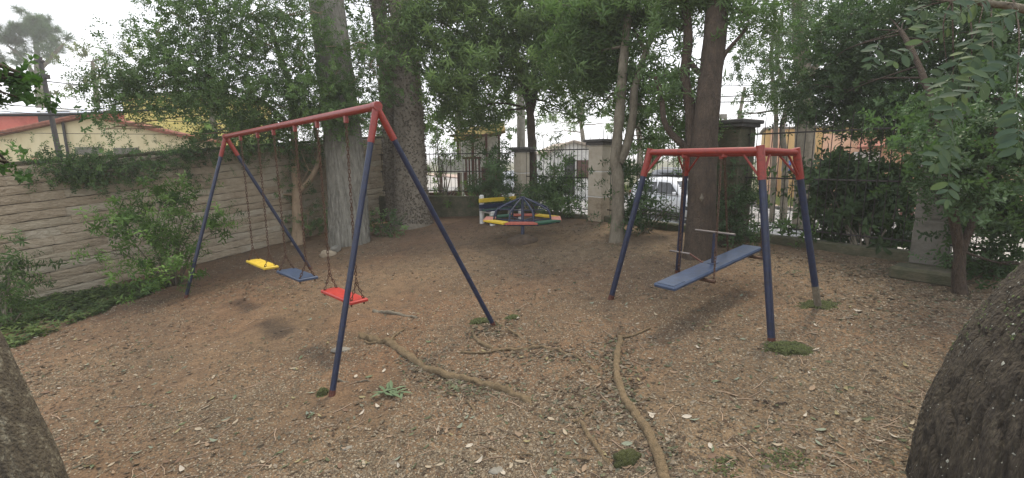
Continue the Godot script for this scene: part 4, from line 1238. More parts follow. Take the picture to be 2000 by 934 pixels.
# a sprig grows along +y from the origin: a thin twig with leaves set around it
func sprig(seed_n: int, n: int, twig: float, len: float, w: float, droop: float, spread := 0.9) -> ArrayMesh:
	var r = RandomNumberGenerator.new(); r.seed = seed_n
	var st = new_st(); st.set_smooth_group(-1)
	for i in n:
		var t = (i + 0.6) / n
		var a = i * 2.4 + r.randf_range(-0.5, 0.5)
		var out = Vector3(cos(a), 0, sin(a))
		var base = Vector3(0.03 * sin(t * 3.0), twig * t, 0.02 * cos(t * 4.0))
		var dir = (out * spread + Vector3(0, r.randf_range(0.1, 0.8), 0)).normalized()
		var nrm = (Vector3.UP + out * -0.3 + Vector3(r.randf_range(-0.5, 0.5), r.randf_range(-0.3, 0.3), r.randf_range(-0.5, 0.5))).normalized()
		nrm = (nrm - dir * nrm.dot(dir)).normalized()
		leaf_into(st, base + out * 0.006, dir, nrm, len * r.randf_range(0.7, 1.15), w * r.randf_range(0.8, 1.15), droop)
	st.set_smooth_group(-1)
	var q = Vector3(0.0025, 0, 0.0025)
	tri(st, Vector3(-0.004, 0, 0), Vector3(0.004, 0, 0), Vector3(0, twig, 0))
	tri(st, Vector3(0, 0, -0.004), Vector3(0, 0, 0.004), Vector3(0, twig, 0))
	return done(st)

func needle_tuft(seed_n: int) -> ArrayMesh:
	var r = RandomNumberGenerator.new(); r.seed = seed_n
	var st = new_st(); st.set_smooth_group(-1)
	for i in 34:
		var d = Vector3(r.randf_range(-1, 1), r.randf_range(-0.2, 1.1), r.randf_range(-1, 1)).normalized()
		var s = d.cross(Vector3(0.2, 0.3, 0.9)).normalized() * 0.016
		tri(st, d * 0.05 - s, d * 0.05 + s, d * r.randf_range(0.6, 1.0))
	return done(st)

var kinds := {}

func make_kinds():
	kinds.oval = [sprig(1, 15, 0.26, 0.075, 0.036, 0.15), sprig(2, 13, 0.24, 0.07, 0.034, 0.2)]
	kinds.small = [sprig(3, 18, 0.22, 0.05, 0.026, 0.15), sprig(4, 16, 0.24, 0.052, 0.024, 0.1)]
	kinds.lance = [sprig(5, 15, 0.26, 0.115, 0.026, 0.35), sprig(6, 14, 0.28, 0.11, 0.028, 0.45)]
	kinds.big = [sprig(7, 11, 0.26, 0.15, 0.055, 0.35), sprig(8, 10, 0.24, 0.16, 0.06, 0.25)]
	kinds.hang = [sprig(9, 16, 0.30, 0.12, 0.028, 0.8, 1.1), sprig(10, 15, 0.32, 0.125, 0.03, 0.9, 1.0)]
	kinds.broad = [sprig(12, 9, 0.22, 0.13, 0.085, 0.25), sprig(13, 8, 0.2, 0.12, 0.08, 0.3)]
	kinds.needle = [needle_tuft(14), needle_tuft(15)]
	kinds.far = [sprig(16, 16, 0.8, 0.24, 0.12, 0.2), sprig(17, 15, 0.8, 0.26, 0.11, 0.2)]

# clumps: [centre, radii, count]; leaves gather on many small boughs inside each clump
func crown(o: Node3D, clumps: Array, kind: String, c0: Color, c1: Color, seed_n: int, scale := 1.0, droop := 0.2, called := "crown", lacy := 1.0, thick := 1.0):
	var r = RandomNumberGenerator.new(); r.seed = seed_n
	var xf = [[], []]; var col = [[], []]
	var origin = o.position
	for c in clumps:
		var n: int = int(c[2] * thick)
		var boughs = maxi(3, int(n / 9.0))
		var tone0 = r.randf_range(0.75, 1.15)
		for b in boughs:
			var d = Vector3(r.randfn(), r.randfn(), r.randfn()).normalized() * pow(r.randf(), 0.42)
			var p = c[0] + d * c[1]
			var out = (d * Vector3(1, 0.6, 1) + Vector3(r.randf_range(-0.4, 0.4), 0.15, r.randf_range(-0.4, 0.4))).normalized()
			var tone = tone0 * r.randf_range(0.75, 1.25)
			var k = maxi(3, int(float(n) / boughs))
			var spread = 0.17 * scale * lacy
			for i in k:
				var t = float(i) / k
				var q = p + out * (t - 0.4) * 0.55 * scale * lacy + Vector3(r.randfn(), r.randfn() * 0.7, r.randfn()) * spread
				var dir = (out * 0.7 + Vector3(r.randfn(), r.randfn(), r.randfn()) * 0.55 + Vector3(0, -droop, 0)).normalized()
				var side = dir.cross(Vector3(r.randfn(), 0.3, r.randfn())).normalized()
				var s = scale * r.randf_range(0.75, 1.25)
				var w = r.randi() % 2
				xf[w].append(Transform3D(Basis(side * s, dir * s, side.cross(dir) * s), q - origin))
				var lc = c0.lerp(c1, r.randf()) * tone
				col[w].append(Color(lc.r * 0.94, lc.g * 1.1, lc.b * 0.92))
	for w in 2:
		var m = copies(called, kinds[kind][w], M.leaf, xf[w], col[w], o)
		m.set_meta("kind", "stuff")

func px_clumps(list: Array) -> Array:
	# [px, py, depth, half width px, half height px, count]
	var out = []
	for e in list:
		var s = e[2] / F
		out.append([at(e[0], e[1], e[2]), Vector3(e[3] * s, e[4] * s, (e[3] + e[4]) * 0.5 * s), e[5]])
	return out

func stem_px(pix: Array) -> Array:
	# [px, py, depth] -> points
	var out = []
	for e in pix: out.append(at(e[0], e[1], e[2]))
	return out

func limb_to(o: Node3D, a: Vector3, b: Vector3, r0: float, m: Material, seed_n: int, called := "limb"):
	var r = RandomNumberGenerator.new(); r.seed = seed_n
	var mid = a.lerp(b, 0.5) + Vector3(r.randf_range(-0.2, 0.2), r.randf_range(-0.05, 0.25), r.randf_range(-0.2, 0.2)) * a.distance_to(b) * 0.5
	var pts = smooth_path([a - o.position, mid - o.position, b - o.position], 6)
	part(called, tube_mesh(pts, taper(pts.size(), r0, 0.006), 7, r0 * 0.15), m, o)

# a tree from trunk stems [[points], r0, r1, flare] and clumps; each clump gets a limb from the nearest stem point
func tree(called: String, label: String, stems: Array, clumps: Array, kind: String, c0: Color, c1: Color, bark: Material, seed_n: int, scale := 1.0, droop := 0.2, group := "", limbs := true, wob := 0.18, lacy := 1.0, thick := 1.0) -> Node3D:
	var base: Vector3 = stems[0][0][0]
	var o = thing(called, label, "tree", base, group)
	var all = []
	for i in stems.size():
		var s = stems[i]
		var pts = smooth_path(s[0], 8)
		if i == 0:
			var below = pts[0] - (pts[1] - pts[0]).normalized() * 0.3
			pts.push_front(below)
		var rad = taper(pts.size(), s[1], s[2], s[3] if s.size() > 3 else 0.0)
		for k in pts.size(): all.append([pts[k], rad[k]])
		var loc = []
		for p in pts: loc.append(p - base)
		var st = new_st()
		tube(st, loc, rad, 20 if s[1] > 0.12 else 10, s[1] * wob, true, 0.5 / maxf(0.1, s[1]) * 0.25)
		part("trunk" if i == 0 else "stem", done(st), bark, o)
	if limbs:
		for i in clumps.size():
			var c = clumps[i][0]
			var best = null; var bd = 1e9
			for e in all:
				if e[0].y > c.y + 0.2: continue
				var dd = e[0].distance_to(c) + (0.6 if e[0].y < base.y + 0.8 else 0.0)
				if dd < bd: bd = dd; best = e
			if best == null: best = all[-1]
			limb_to(o, best[0], c, clampf(best[1] * 0.4, 0.012, 0.05), bark, seed_n * 31 + i)
			var r = RandomNumberGenerator.new(); r.seed = seed_n * 17 + i
			for k in 3:
				var d = Vector3(r.randfn(), r.randfn() * 0.8, r.randfn()).normalized()
				limb_to(o, best[0].lerp(c, 0.75), c + d * clumps[i][1] * 0.85, 0.012, bark, seed_n * 131 + i * 5 + k, "twig")
	if clumps.size() > 0:
		crown(o, clumps, kind, c0, c1, seed_n, scale, droop, "crown", lacy, thick)
	return o

func shrub(called: String, label: String, base: Vector3, clumps: Array, kind: String, c0: Color, c1: Color, seed_n: int, scale := 1.0, stems := 5, droop := 0.2, group := "", category := "shrub"):
	var o = thing(called, label, category, base, group)
	var r = RandomNumberGenerator.new(); r.seed = seed_n
	for i in stems:
		var c = clumps[i % clumps.size()]
		var b = c[0] + Vector3(r.randfn(), r.randf() * 0.5, r.randfn()) * c[1] * 0.4
		var a = base + Vector3(r.randf_range(-0.08, 0.08), -0.05, r.randf_range(-0.08, 0.08))
		limb_to(o, a, b, 0.018, M.bark_grey, seed_n * 13 + i, "stem")
	crown(o, clumps, kind, c0, c1, seed_n, scale, droop, "foliage")
	return o

const DARK0 := Color(0.066, 0.092, 0.054)
const DARK1 := Color(0.115, 0.150, 0.082)
const MID0 := Color(0.084, 0.118, 0.054)
const MID1 := Color(0.150, 0.195, 0.084)
const LITE0 := Color(0.115, 0.155, 0.056)
const LITE1 := Color(0.20, 0.25, 0.09)

func build_trees():
	make_kinds()
	# small curved tree by the wall whose dark crown fills the upper left
	var b = gp(583, 476)
	var t = (b - EYE).dot(fwd_v)
	tree("curved_tree", "small tan-barked tree with a curving side stem and a wide dark crown over the wall",
		[[[b] + stem_px([[580, 400, t], [577, 320, t], [572, 240, t - 0.1], [560, 150, t - 0.4], [530, 60, t - 0.8]]), 0.125, 0.04, 0.05],
		[stem_px([[586, 372, t], [606, 350, t - 0.05], [622, 318, t - 0.05], [624, 285, t], [615, 250, t], [630, 190, t + 0.1], [660, 120, t + 0.2]]), 0.07, 0.03],
		[stem_px([[573, 250, t - 0.1], [500, 190, t - 0.6], [400, 160, t - 1.2], [300, 170, t - 1.8]]), 0.05, 0.02]],
		px_clumps([[245, 160, 8.6, 75, 40, 170], [320, 140, 8.8, 90, 60, 280], [305, 60, 9.0, 45, 48, 110], [400, 60, 9.4, 75, 60, 170], [330, 200, 8.8, 60, 20, 70], [215, 205, 8.5, 36, 30, 40], [215, 250, 8.5, 26, 16, 12],
			[430, 165, 9.2, 90, 70, 330], [520, 90, 9.6, 95, 80, 330], [540, 200, 9.8, 95, 60, 300], [600, 130, 9.8, 80, 80, 260], [630, 215, 9.9, 75, 50, 170], [715, 180, 11.6, 50, 75, 150], [480, 245, 9.8, 60, 30, 80], [690, 215, 10.0, 50, 40, 70], [745, 130, 10.6, 36, 60, 60], [560, 262, 10.2, 60, 30, 70], [392, 262, 9.2, 30, 40, 44],
			[705, 90, 11.8, 70, 60, 150], [665, 170, 9.9, 60, 40, 90], [680, 90, 9.9, 60, 40, 70], [470, 20, 9.4, 90, 40, 180], [570, 20, 10.0, 70, 40, 130], [365, 10, 9.2, 70, 26, 80], [600, 330, 10.6, 40, 45, 45], [650, 265, 10.9, 40, 40, 60], [540, 380, 10.9, 30, 60, 40], [610, 420, 11.0, 28, 50, 36]]),
		"small", MID0, MID1, M.bark_tan, 101, 1.05, 0.2, "", true, 0.18, 1.0, 1.45)
	# pale columnar trunk
	b = gp(683, 474); t = (b - EYE).dot(fwd_v)
	tree("pale_trunk_tree", "huge smooth pale grey trunk standing against the block wall", [[[b] + stem_px([[681, 430, t + 0.1], [676, 330, t + 0.2], [662, 200, t + 0.3], [645, 60, t + 0.4], [628, -80, t + 0.5], [610, -330, t + 0.7]]), 0.46, 0.38, 0.05]],
		px_clumps([[640, -330, 11.6, 190, 90, 240], [540, -260, 11.0, 110, 60, 120], [760, -280, 12.0, 120, 70, 120], [700, 18, 12.4, 70, 45, 120]]), "oval", MID0, MID1, M.bark_pale, 102, 1.2, 0.2, "", true, 0.16)
	var pale = get_node("pale_trunk_tree")
	for c in pale.get_children():
		if c.name == "trunk":
			c.mesh = furrowed(smooth_path([b - Vector3(0, 0.3, 0), b] + stem_px([[681, 430, t + 0.1], [676, 330, t + 0.2], [662, 200, t + 0.3], [645, 60, t + 0.4], [628, -80, t + 0.5], [610, -330, t + 0.7]]), 10), 0.46, 0.36, pale.position, 0.8, 150)
			c.material_override = M.bark_column
	# twin thorny trunks
	b = gp(806, 440); t = (b - EYE).dot(fwd_v)
	var thorny = tree("thorny_tree", "twin-trunked tree with bottle-shaped grey trunks studded with thorns",
		[[[b] + stem_px([[804, 400, t], [800, 300, t + 0.05], [797, 180, t + 0.1], [788, 60, t + 0.15], [780, -60, t + 0.2], [770, -330, t + 0.3]]), 0.46, 0.24, 0.10],
		[stem_px([[778, 432, t + 0.55], [770, 330, t + 0.6], [761, 200, t + 0.6], [751, 90, t + 0.6], [736, -20, t + 0.6], [710, -320, t + 0.6]]), 0.29, 0.16]],
		px_clumps([[800, -360, 12.5, 170, 80, 200], [690, -330, 12.8, 120, 60, 120], [900, -300, 12.4, 120, 70, 120]]), "oval", MID0, LITE0, M.bark_thorn, 103, 1.2, 0.2, "", true, 0.05)
	var r = RandomNumberGenerator.new(); r.seed = 8
	var xf = []
	for s in [[[b] + stem_px([[804, 400, t], [800, 300, t + 0.05], [797, 180, t + 0.1], [788, 60, t + 0.15], [780, -60, t + 0.2]]), 0.46, 0.325, 0.10], [stem_px([[778, 432, t + 0.55], [770, 330, t + 0.6], [761, 200, t + 0.6], [751, 90, t + 0.6], [736, -20, t + 0.6]]), 0.29, 0.215, 0.0]]:
		var pts = smooth_path(s[0], 8)
		for i in 4200:
			var k = r.randf_range(0.4, pts.size() - 1.01)
			var p: Vector3 = pts[int(k)].lerp(pts[int(k) + 1], k - int(k))
			var tt = k / (pts.size() - 1)
			var ax = (pts[int(k) + 1] - pts[int(k)]).normalized()
			var a = r.randf() * TAU
			var d = Vector3(cos(a), 0, sin(a)); d = (d - ax * d.dot(ax)).normalized()
			if d.dot(EYE - p) < -2.5: continue
			var rad = lerpf(s[1], s[2], tt) + s[3] * pow(maxf(0.0, 1.0 - tt * 5.0), 2.0)
			var h = r.randf_range(0.025, 0.05); var w = r.randf_range(0.014, 0.026)
			var y = (d + Vector3(0, r.randf_range(-0.1, 0.3), 0)).normalized(); var x = y.cross(ax).normalized()
			xf.append(Transform3D(Basis(x * w, y * h, x.cross(y) * w), p + d * (rad - 0.012) - b))
	var th = new_st(); tube(th, [Vector3.ZERO, Vector3(0, 0.35, 0), Vector3(0, 1, 0)], [1.0, 0.62, 0.08], 6)
	var thorns = copies("thorns", done(th), M.thorn, xf, [], thorny)
	thorns.set_meta("kind", "stuff")
	# dark trunk by the cream pillar, light drooping foliage over the middle
	b = gp(1042, 412); t = 12.3
	b = at(1040, 408, t); b.y = TOP - 0.1
	tree("drooping_tree", "dark slim forked tree beside the cream pillar with light drooping leaves",
		[[[b] + stem_px([[1040, 340, t], [1038, 260, t], [1033, 205, t], [1018, 150, t], [1004, 80, t], [985, 0, t], [970, -70, t]]), 0.13, 0.05, 0.04],
		[stem_px([[1036, 225, t], [1046, 170, t], [1042, 110, t], [1052, 40, t], [1060, -40, t]]), 0.09, 0.04],
		[stem_px([[1004, 80, t], [950, 90, t - 0.4], [890, 60, t - 0.8], [830, 20, t - 1.0]]), 0.045, 0.02]],
		px_clumps([[870, 70, 11.4, 65, 55, 170], [935, 120, 11.6, 70, 55, 150], [880, 165, 11.6, 55, 50, 110], [985, 60, 11.8, 75, 55, 170], [1075, 70, 11.6, 80, 55, 190], [1100, 140, 11.6, 70, 45, 130], [1010, 145, 12.0, 60, 40, 90], [900, 225, 12.2, 55, 42, 70], [955, 230, 13.2, 55, 34, 50], [860, 10, 11.2, 70, 40, 140], [960, 0, 11.4, 80, 40, 160], [1070, 0, 11.4, 80, 40, 160], [1165, 90, 11.8, 55, 50, 110], [1090, 210, 12.6, 45, 28, 36], [1140, 20, 11.4, 70, 45, 110], [815, 90, 11.5, 26, 50, 46]]),
		"hang", Color(0.095, 0.13, 0.06), LITE1, M.bark_dark, 104, 1.15, 0.45, "", true, 0.18, 1.0, 1.3)
	# slender grey double-stemmed tree in front of the fence
	b = gp(1204, 472); t = (b - EYE).dot(fwd_v)
	tree("slender_tree", "slender grey double-stemmed tree beside the wide cream pillar",
		[[[b] + stem_px([[1206, 420, t], [1207, 350, t], [1202, 308, t], [1210, 230, t], [1216, 140, t], [1226, 40, t], [1232, -50, t], [1240, -160, t]]), 0.12, 0.06, 0.03],
		[stem_px([[1208, 318, t], [1222, 290, t], [1236, 230, t], [1240, 170, t], [1262, 100, t], [1282, 40, t], [1290, -30, t]]), 0.09, 0.04],
		[stem_px([[1262, 100, t], [1240, 60, t + 0.2], [1235, 20, t + 0.3]]), 0.04, 0.02]],
		px_clumps([[1190, 30, 8.8, 70, 45, 130], [1255, 20, 8.6, 70, 40, 120], [1150, 110, 9.2, 55, 50, 100], [1130, 30, 9.2, 70, 50, 130], [1200, 130, 9.2, 45, 50, 80], [1275, 150, 8.8, 40, 45, 60], [1286, 215, 9.0, 24, 40, 30], [1240, 190, 9.0, 30, 36, 26], [1255, 270, 9.2, 34, 30, 30], [1180, 200, 9.6, 40, 40, 40]]),
		"hang", MID0, MID1, M.bark_grey, 105, 1.0, 0.5, "", true, 0.18, 1.0, 1.3)
	# thick forked trunk behind the glider
	b = gp(1366, 503); t = (b - EYE).dot(fwd_v)
	var big = tree("forked_tree", "thick dark forked trunk standing behind the plank glider",
		[[[b] + stem_px([[1368, 440, t], [1371, 360, t], [1376, 270, t + 0.05], [1386, 170, t + 0.1], [1395, 80, t + 0.15], [1404, 0, t + 0.2], [1412, -90, t + 0.3]]), 0.22, 0.15, 0.04],
		[stem_px([[1366, 320, t + 0.12], [1352, 290, t + 0.2], [1348, 210, t + 0.25], [1338, 150, t + 0.3], [1344, 70, t + 0.35], [1338, 0, t + 0.4], [1330, -90, t + 0.5]]), 0.095, 0.06],
		[stem_px([[1382, 150, t + 0.1], [1362, 138, t + 0.25], [1346, 118, t + 0.33]]), 0.055, 0.035],
		[stem_px([[1404, 130, t + 0.1], [1420, 100, t], [1448, 68, t - 0.1], [1462, 44, t - 0.2]]), 0.035, 0.02],
		[stem_px([[1350, 295, t + 0.2], [1318, 268, t + 0.3], [1298, 238, t + 0.3], [1292, 190, t + 0.3], [1280, 150, t + 0.3]]), 0.06, 0.03]],
		px_clumps([[1325, 60, 7.6, 34, 34, 50], [1315, 150, 7.7, 28, 30, 40], [1306, 180, 7.7, 26, 26, 32], [1345, 165, 7.6, 18, 18, 18], [1400, 10, 7.3, 50, 24, 60], [1455, 25, 7.2, 45, 26, 60], [1320, 10, 7.6, 50, 26, 70], [1366, 175, 7.6, 16, 18, 12], [1340, 255, 7.9, 22, 34, 36], [1312, 245, 7.9, 24, 34, 40], [1360, -40, 7.4, 90, 36, 90]]),
		"hang", DARK1, MID1, M.bark_dark, 106, 0.8, 0.5, "", true, 0.12)
	part("bark_scar", pebble_mesh(44), M.bark_grey, big, Transform3D(Basis.from_scale(Vector3(0.04, 0.10, 0.03)), at(1370, 388, t - 0.2) - big.position))
	# feathery tree beyond the fence on the right
	b = level(1574, 420, STREET)
	t = 14.5
	b = at(1572, 400, t); b.y = STREET
	tree("feathery_tree", "tall grey trunk beyond the fence with feathery light green foliage",
		[[[b] + stem_px([[1572, 330, t], [1572, 240, t], [1570, 150, t], [1562, 60, t], [1560, -40, t]]), 0.30, 0.18],
		[stem_px([[1570, 170, t], [1600, 110, t - 0.3], [1590, 60, t - 0.4], [1570, 10, t - 0.5]]), 0.11, 0.05]],
		px_clumps([[1480, 120, 14.0, 62, 50, 120], [1500, 60, 14.0, 60, 40, 110], [1540, 150, 14.2, 50, 50, 110], [1470, 185, 14.4, 40, 24, 45], [1580, 40, 14.0, 70, 50, 140], [1530, 0, 13.8, 80, 40, 140], [1440, 225, 15.5, 30, 16, 20], [1480, 10, 13.8, 60, 40, 90]]),
		"small", MID0, LITE0, M.bark_grey, 107, 1.5, 0.3)
	t = 16.0
	for e in [[1512, 0.09, 1516, "thin bent trunk beyond the fence left of the feathery tree"], [1534, 0.12, 1528, "second thin trunk beyond the fence beside the blue notice board"]]:
		var s = at(e[0], 380, t); s.y = STREET
		tree("thin_tree", e[3], [[[s] + stem_px([[e[0], 320, t], [e[2], 250, t], [e[2] + (14 if e[1] > 0.1 else -2), 190, t], [e[2] - 10, 120, t], [e[2], 20, t]]), e[1], 0.05]],
			px_clumps([[e[2] + 5, 165, 16, 34, 30, 40], [e[2] - 10, 90, 16, 40, 36, 46]]), "small", MID0, MID1, M.bark_grey, 108 + e[0], 1.6, 0.2)
	# dense dark tree on the right inside the fence
	b = gp(1876, 572); t = (b - EYE).dot(fwd_v)
	tree("dark_dense_tree", "forked young tree with dense dark crown by the grey pillar",
		[[[b] + stem_px([[1872, 530, t], [1874, 490, t], [1862, 420, t], [1850, 340, t + 0.2], [1830, 240, t + 0.5], [1800, 140, t + 0.8], [1760, 60, t + 1.2]]), 0.06, 0.03, 0.02],
		[stem_px([[1874, 505, t], [1886, 470, t], [1905, 420, t], [1930, 340, t], [1950, 240, t + 0.2]]), 0.045, 0.02]],
		px_clumps([[1640, 190, 8.0, 90, 55, 330], [1720, 150, 7.6, 90, 70, 420], [1800, 200, 6.8, 85, 60, 360], [1650, 100, 8.2, 90, 60, 330], [1760, 60, 7.4, 100, 60, 380], [1870, 100, 6.4, 90, 70, 330], [1590, 150, 8.6, 50, 50, 120], [1600, 215, 8.6, 46, 34, 90], [1880, 230, 6.0, 70, 60, 260], [1950, 180, 5.6, 70, 80, 240], [1860, 20, 6.6, 90, 50, 260], [1960, 60, 5.8, 80, 60, 220], [1680, 20, 8.0, 90, 45, 300], [1700, 250, 8.2, 70, 24, 100], [1790, 265, 7.4, 50, 24, 60],
			[1920, 330, 5.6, 55, 60, 170], [1970, 300, 5.2, 50, 70, 170], [1910, 420, 5.6, 50, 50, 120], [1975, 430, 5.2, 45, 60, 130], [1940, 500, 5.5, 45, 40, 70], [1600, 60, 8.8, 50, 50, 120], [1980, 520, 5.2, 30, 40, 40], [1845, 330, 4.7, 26, 30, 36], [1900, 380, 4.7, 36, 40, 60], [1820, 280, 5.0, 40, 30, 50], [1850, 245, 5.2, 50, 34, 80]]),
		"oval", DARK0, DARK1, M.bark_dark, 110, 0.8, 0.2, "", true, 0.18, 1.0, 1.3)
	# shrubs along the fence
	shrub("laurel_hedge", "large dark glossy shrub against the fence between glider and grey pillar", gp(1690, 500), px_clumps([[1645, 370, 7.4, 55, 42, 110], [1700, 370, 7.1, 65, 42, 120], [1665, 430, 7.2, 65, 40, 110], [1730, 425, 6.9, 58, 40, 80], [1770, 370, 6.8, 40, 36, 44], [1610, 400, 7.6, 20, 40, 24], [1720, 474, 6.8, 55, 18, 24], [1650, 476, 7.1, 45, 18, 20], [1610, 320, 7.8, 36, 40, 46], [1670, 330, 7.5, 55, 26, 60]]),
		"big", Color(0.045, 0.066, 0.038), Color(0.09, 0.12, 0.06), 201, 0.85, 12, 0.3)
	shrub("fence_shrub", "dark leafy shrub in front of the parked white car", gp(1262, 452), px_clumps([[1232, 380, 8.8, 26, 45, 60], [1240, 408, 8.7, 22, 26, 40], [1240, 430, 8.6, 34, 20, 42], [1318, 400, 8.6, 10, 20, 6], [1225, 330, 9.0, 20, 40, 24]]),
		"lance", DARK0, MID0, 202, 0.85, 9)
	shrub("pillar_shrub", "bushy dark shrub right of the merry-go-round", gp(1085, 425), px_clumps([[1060, 360, 11.3, 30, 36, 60], [1090, 350, 11.2, 34, 36, 60], [1075, 395, 11.0, 40, 28, 70], [1105, 385, 10.9, 26, 34, 45], [1045, 385, 11.2, 20, 26, 30], [1085, 315, 11.4, 18, 22, 18]]),
		"lance", DARK0, MID1, 203, 1.0, 8)
	shrub("fence_shrub", "dark bushy shrub rising behind the bench backrest", at(965, 398, 12.4), px_clumps([[965, 345, 12.2, 28, 34, 70], [985, 370, 12.0, 22, 26, 50], [950, 375, 12.1, 20, 24, 40], [975, 310, 12.4, 20, 24, 30]]), "lance", DARK0, MID0, 204, 1.0, 6)
	shrub("ivy_growth", "dense dark ivy smothering the capped pillar behind the thick trunk", at(1428, 470, 8.0), px_clumps([[1418, 290, 8.1, 26, 26, 60], [1420, 340, 8.0, 28, 36, 90], [1415, 400, 7.9, 26, 40, 100], [1440, 400, 7.7, 34, 34, 70], [1462, 430, 7.4, 14, 20, 14], [1445, 452, 7.4, 26, 16, 30], [1420, 450, 7.6, 28, 26, 60], [1460, 350, 7.8, 18, 36, 26]]),
		"oval", DARK0, DARK1, 205, 0.75, 10, 0.2, "", "ivy")
	shrub("bamboo_like_shrub", "thin pale green upright shrub left of the hut gate", at(868, 400, 13.0), px_clumps([[856, 300, 13.0, 22, 46, 36], [850, 360, 12.9, 16, 40, 26], [880, 290, 13.2, 26, 30, 26], [850, 245, 12.8, 24, 18, 26], [895, 370, 13.0, 20, 26, 20]]), "lance", LITE0, LITE1, 206, 0.9, 12, 0.1)
	# broad bush in front of the block wall
	var wb = gp(338, 556)
	shrub("nandina_bush", "bright green bush with narrow leaves in front of the block wall", wb, px_clumps([[240, 402, 7.6, 40, 11, 26], [300, 392, 7.6, 46, 13, 36], [345, 383, 7.7, 36, 14, 28], [285, 430, 7.5, 56, 12, 34], [222, 455, 7.4, 40, 9, 22], [345, 425, 7.6, 40, 16, 32], [400, 432, 7.8, 42, 9, 24], [430, 445, 7.8, 24, 8, 14], [290, 475, 7.3, 56, 14, 36], [200, 488, 7.3, 28, 8, 12], [330, 482, 7.4, 40, 20, 34], [270, 525, 7.1, 46, 18, 34], [310, 545, 7.0, 34, 16, 28], [385, 488, 7.6, 26, 10, 10]]),
		"lance", Color(0.05, 0.085, 0.025), Color(0.15, 0.21, 0.06), 207, 0.78, 14, 0.15)
	shrub("edge_plant", "tall leafy plant at the near end of the block wall", at(12, 640, 6.6), px_clumps([[10, 520, 6.7, 16, 40, 30], [6, 570, 6.6, 22, 40, 46], [16, 620, 6.5, 26, 24, 40], [-20, 500, 6.7, 22, 50, 30]]), "lance", MID0, LITE0, 208, 0.7, 6, 0.1)
	# ivy over the wall's coping
	var iv = []
	for e in [[70, 322, 40, 10, 40], [130, 322, 40, 14, 60], [190, 325, 40, 20, 80], [235, 318, 36, 14, 60], [290, 309, 40, 12, 60], [340, 300, 36, 12, 44], [150, 345, 30, 16, 40], [175, 335, 40, 18, 60], [240, 345, 8, 30, 14], [385, 298, 40, 12, 44], [440, 300, 36, 20, 40], [330, 320, 20, 16, 14], [270, 330, 20, 10, 14], [490, 296, 40, 14, 40], [545, 290, 40, 14, 36], [598, 400, 14, 40, 14], [375, 350, 10, 36, 12]]:
		var tw = wall_depth(e[0])
		iv.append([e[0], e[1], tw - 0.08, e[2], e[3], int(e[4] * 1.5)])
	var ivc = px_clumps(iv)
	for c in ivc: c[1].z = 0.12
	shrub("wall_ivy", "dark creeping ivy spilling over the top of the block wall", at(170, 330, wall_depth(170) - 0.1), ivc, "small", DARK0, MID1, 209, 0.8, 14, 0.5, "", "ivy")
	# low plants along the foot of the wall
	var r2 = RandomNumberGenerator.new(); r2.seed = 61
	var xg = []; var cg = []
	for i in 1000:
		var px = r2.randf_range(-40, 350); var f = r2.randf()
		var y0 = lerpf(600, 545, clampf(px / 350.0, 0, 1)); var y1 = lerpf(690, 560, clampf(px / 330.0, 0.0, 1.0))
		var p = gp(px, lerpf(y0, y1, f * f))
		var s = r2.randf_range(0.35, 0.8)
		xg.append(Transform3D(Basis(Vector3.UP, r2.randf() * TAU) * Basis(Vector3(1, 0, 0), r2.randf_range(-0.5, 0.5)) * Basis.from_scale(Vector3(s, s * 0.6, s)), p - Vector3(0, 0.03, 0)))
		cg.append(Color(0.04, 0.07, 0.025).lerp(Color(0.14, 0.19, 0.06), r2.randf()))
	var gc = copies("ground_cover", kinds.big[0], M.leaf, xg, cg, self)
	tag(gc, "low broad-leaved ground cover along the foot of the block wall", "ground cover", "", "stuff")
	# small plants at the trunks' feet
	shrub("young_plant", "low leafy plant at the foot of the pale trunk", gp(760, 450), px_clumps([[755, 440, 10.9, 22, 12, 30], [735, 448, 10.8, 16, 8, 16], [775, 455, 10.6, 16, 8, 14]]), "oval", DARK0, MID1, 210, 0.9, 4, 0.1, "", "plant")
	shrub("strappy_plant", "small strap-leaved plant at the foot of the street fence", at(1535, 480, 7.6), px_clumps([[1535, 465, 7.6, 20, 16, 12]]), "lance", MID0, LITE0, 211, 1.2, 8, -0.6, "", "plant")
	# foreground trunk on the right, with hanging compound leaves
	var fr = Vector3.ZERO
	var fp = stem_px([[2000, 1040, 2.35], [2008, 930, 2.4], [2052, 780, 2.5], [2135, 640, 2.6], [2270, 480, 2.7], [2330, 280, 2.8], [2380, 60, 2.9], [2390, -200, 3.0]])
	fp[0].y = gy(fp[0].x, fp[0].z) - 0.1
	var ft = tree("foreground_tree", "massive lichen-spotted mossy trunk leaning in front of the dirt with hanging compound leaves", [[fp, 0.30, 0.20, 0.0]], [], "oval", DARK0, DARK1, M.bark_old, 301, 1.0, 0.2, "", false, 0.0)
	for c in ft.get_children():
		ft.remove_child(c); c.free()
	part("trunk", furrowed(smooth_path(fp, 24), 0.47, 0.34, ft.position, 0.75, 380), M.bark_old, ft)
	compound_leaves(ft)
	# lichen crusts and bark ridges are separate matter on the trunk
	bark_plates(ft, smooth_path(fp, 24), 0.47, 0.34)
	# left foreground trunk
	var lp = stem_px([[70, 1020, 2.75], [44, 950, 2.8], [-6, 830, 2.85], [-62, 700, 2.9], [-140, 520, 3.0], [-190, 250, 3.1], [-230, 0, 3.3], [-240, -160, 3.4]])
	lp[0].y = gy(lp[0].x, lp[0].z) - 0.1
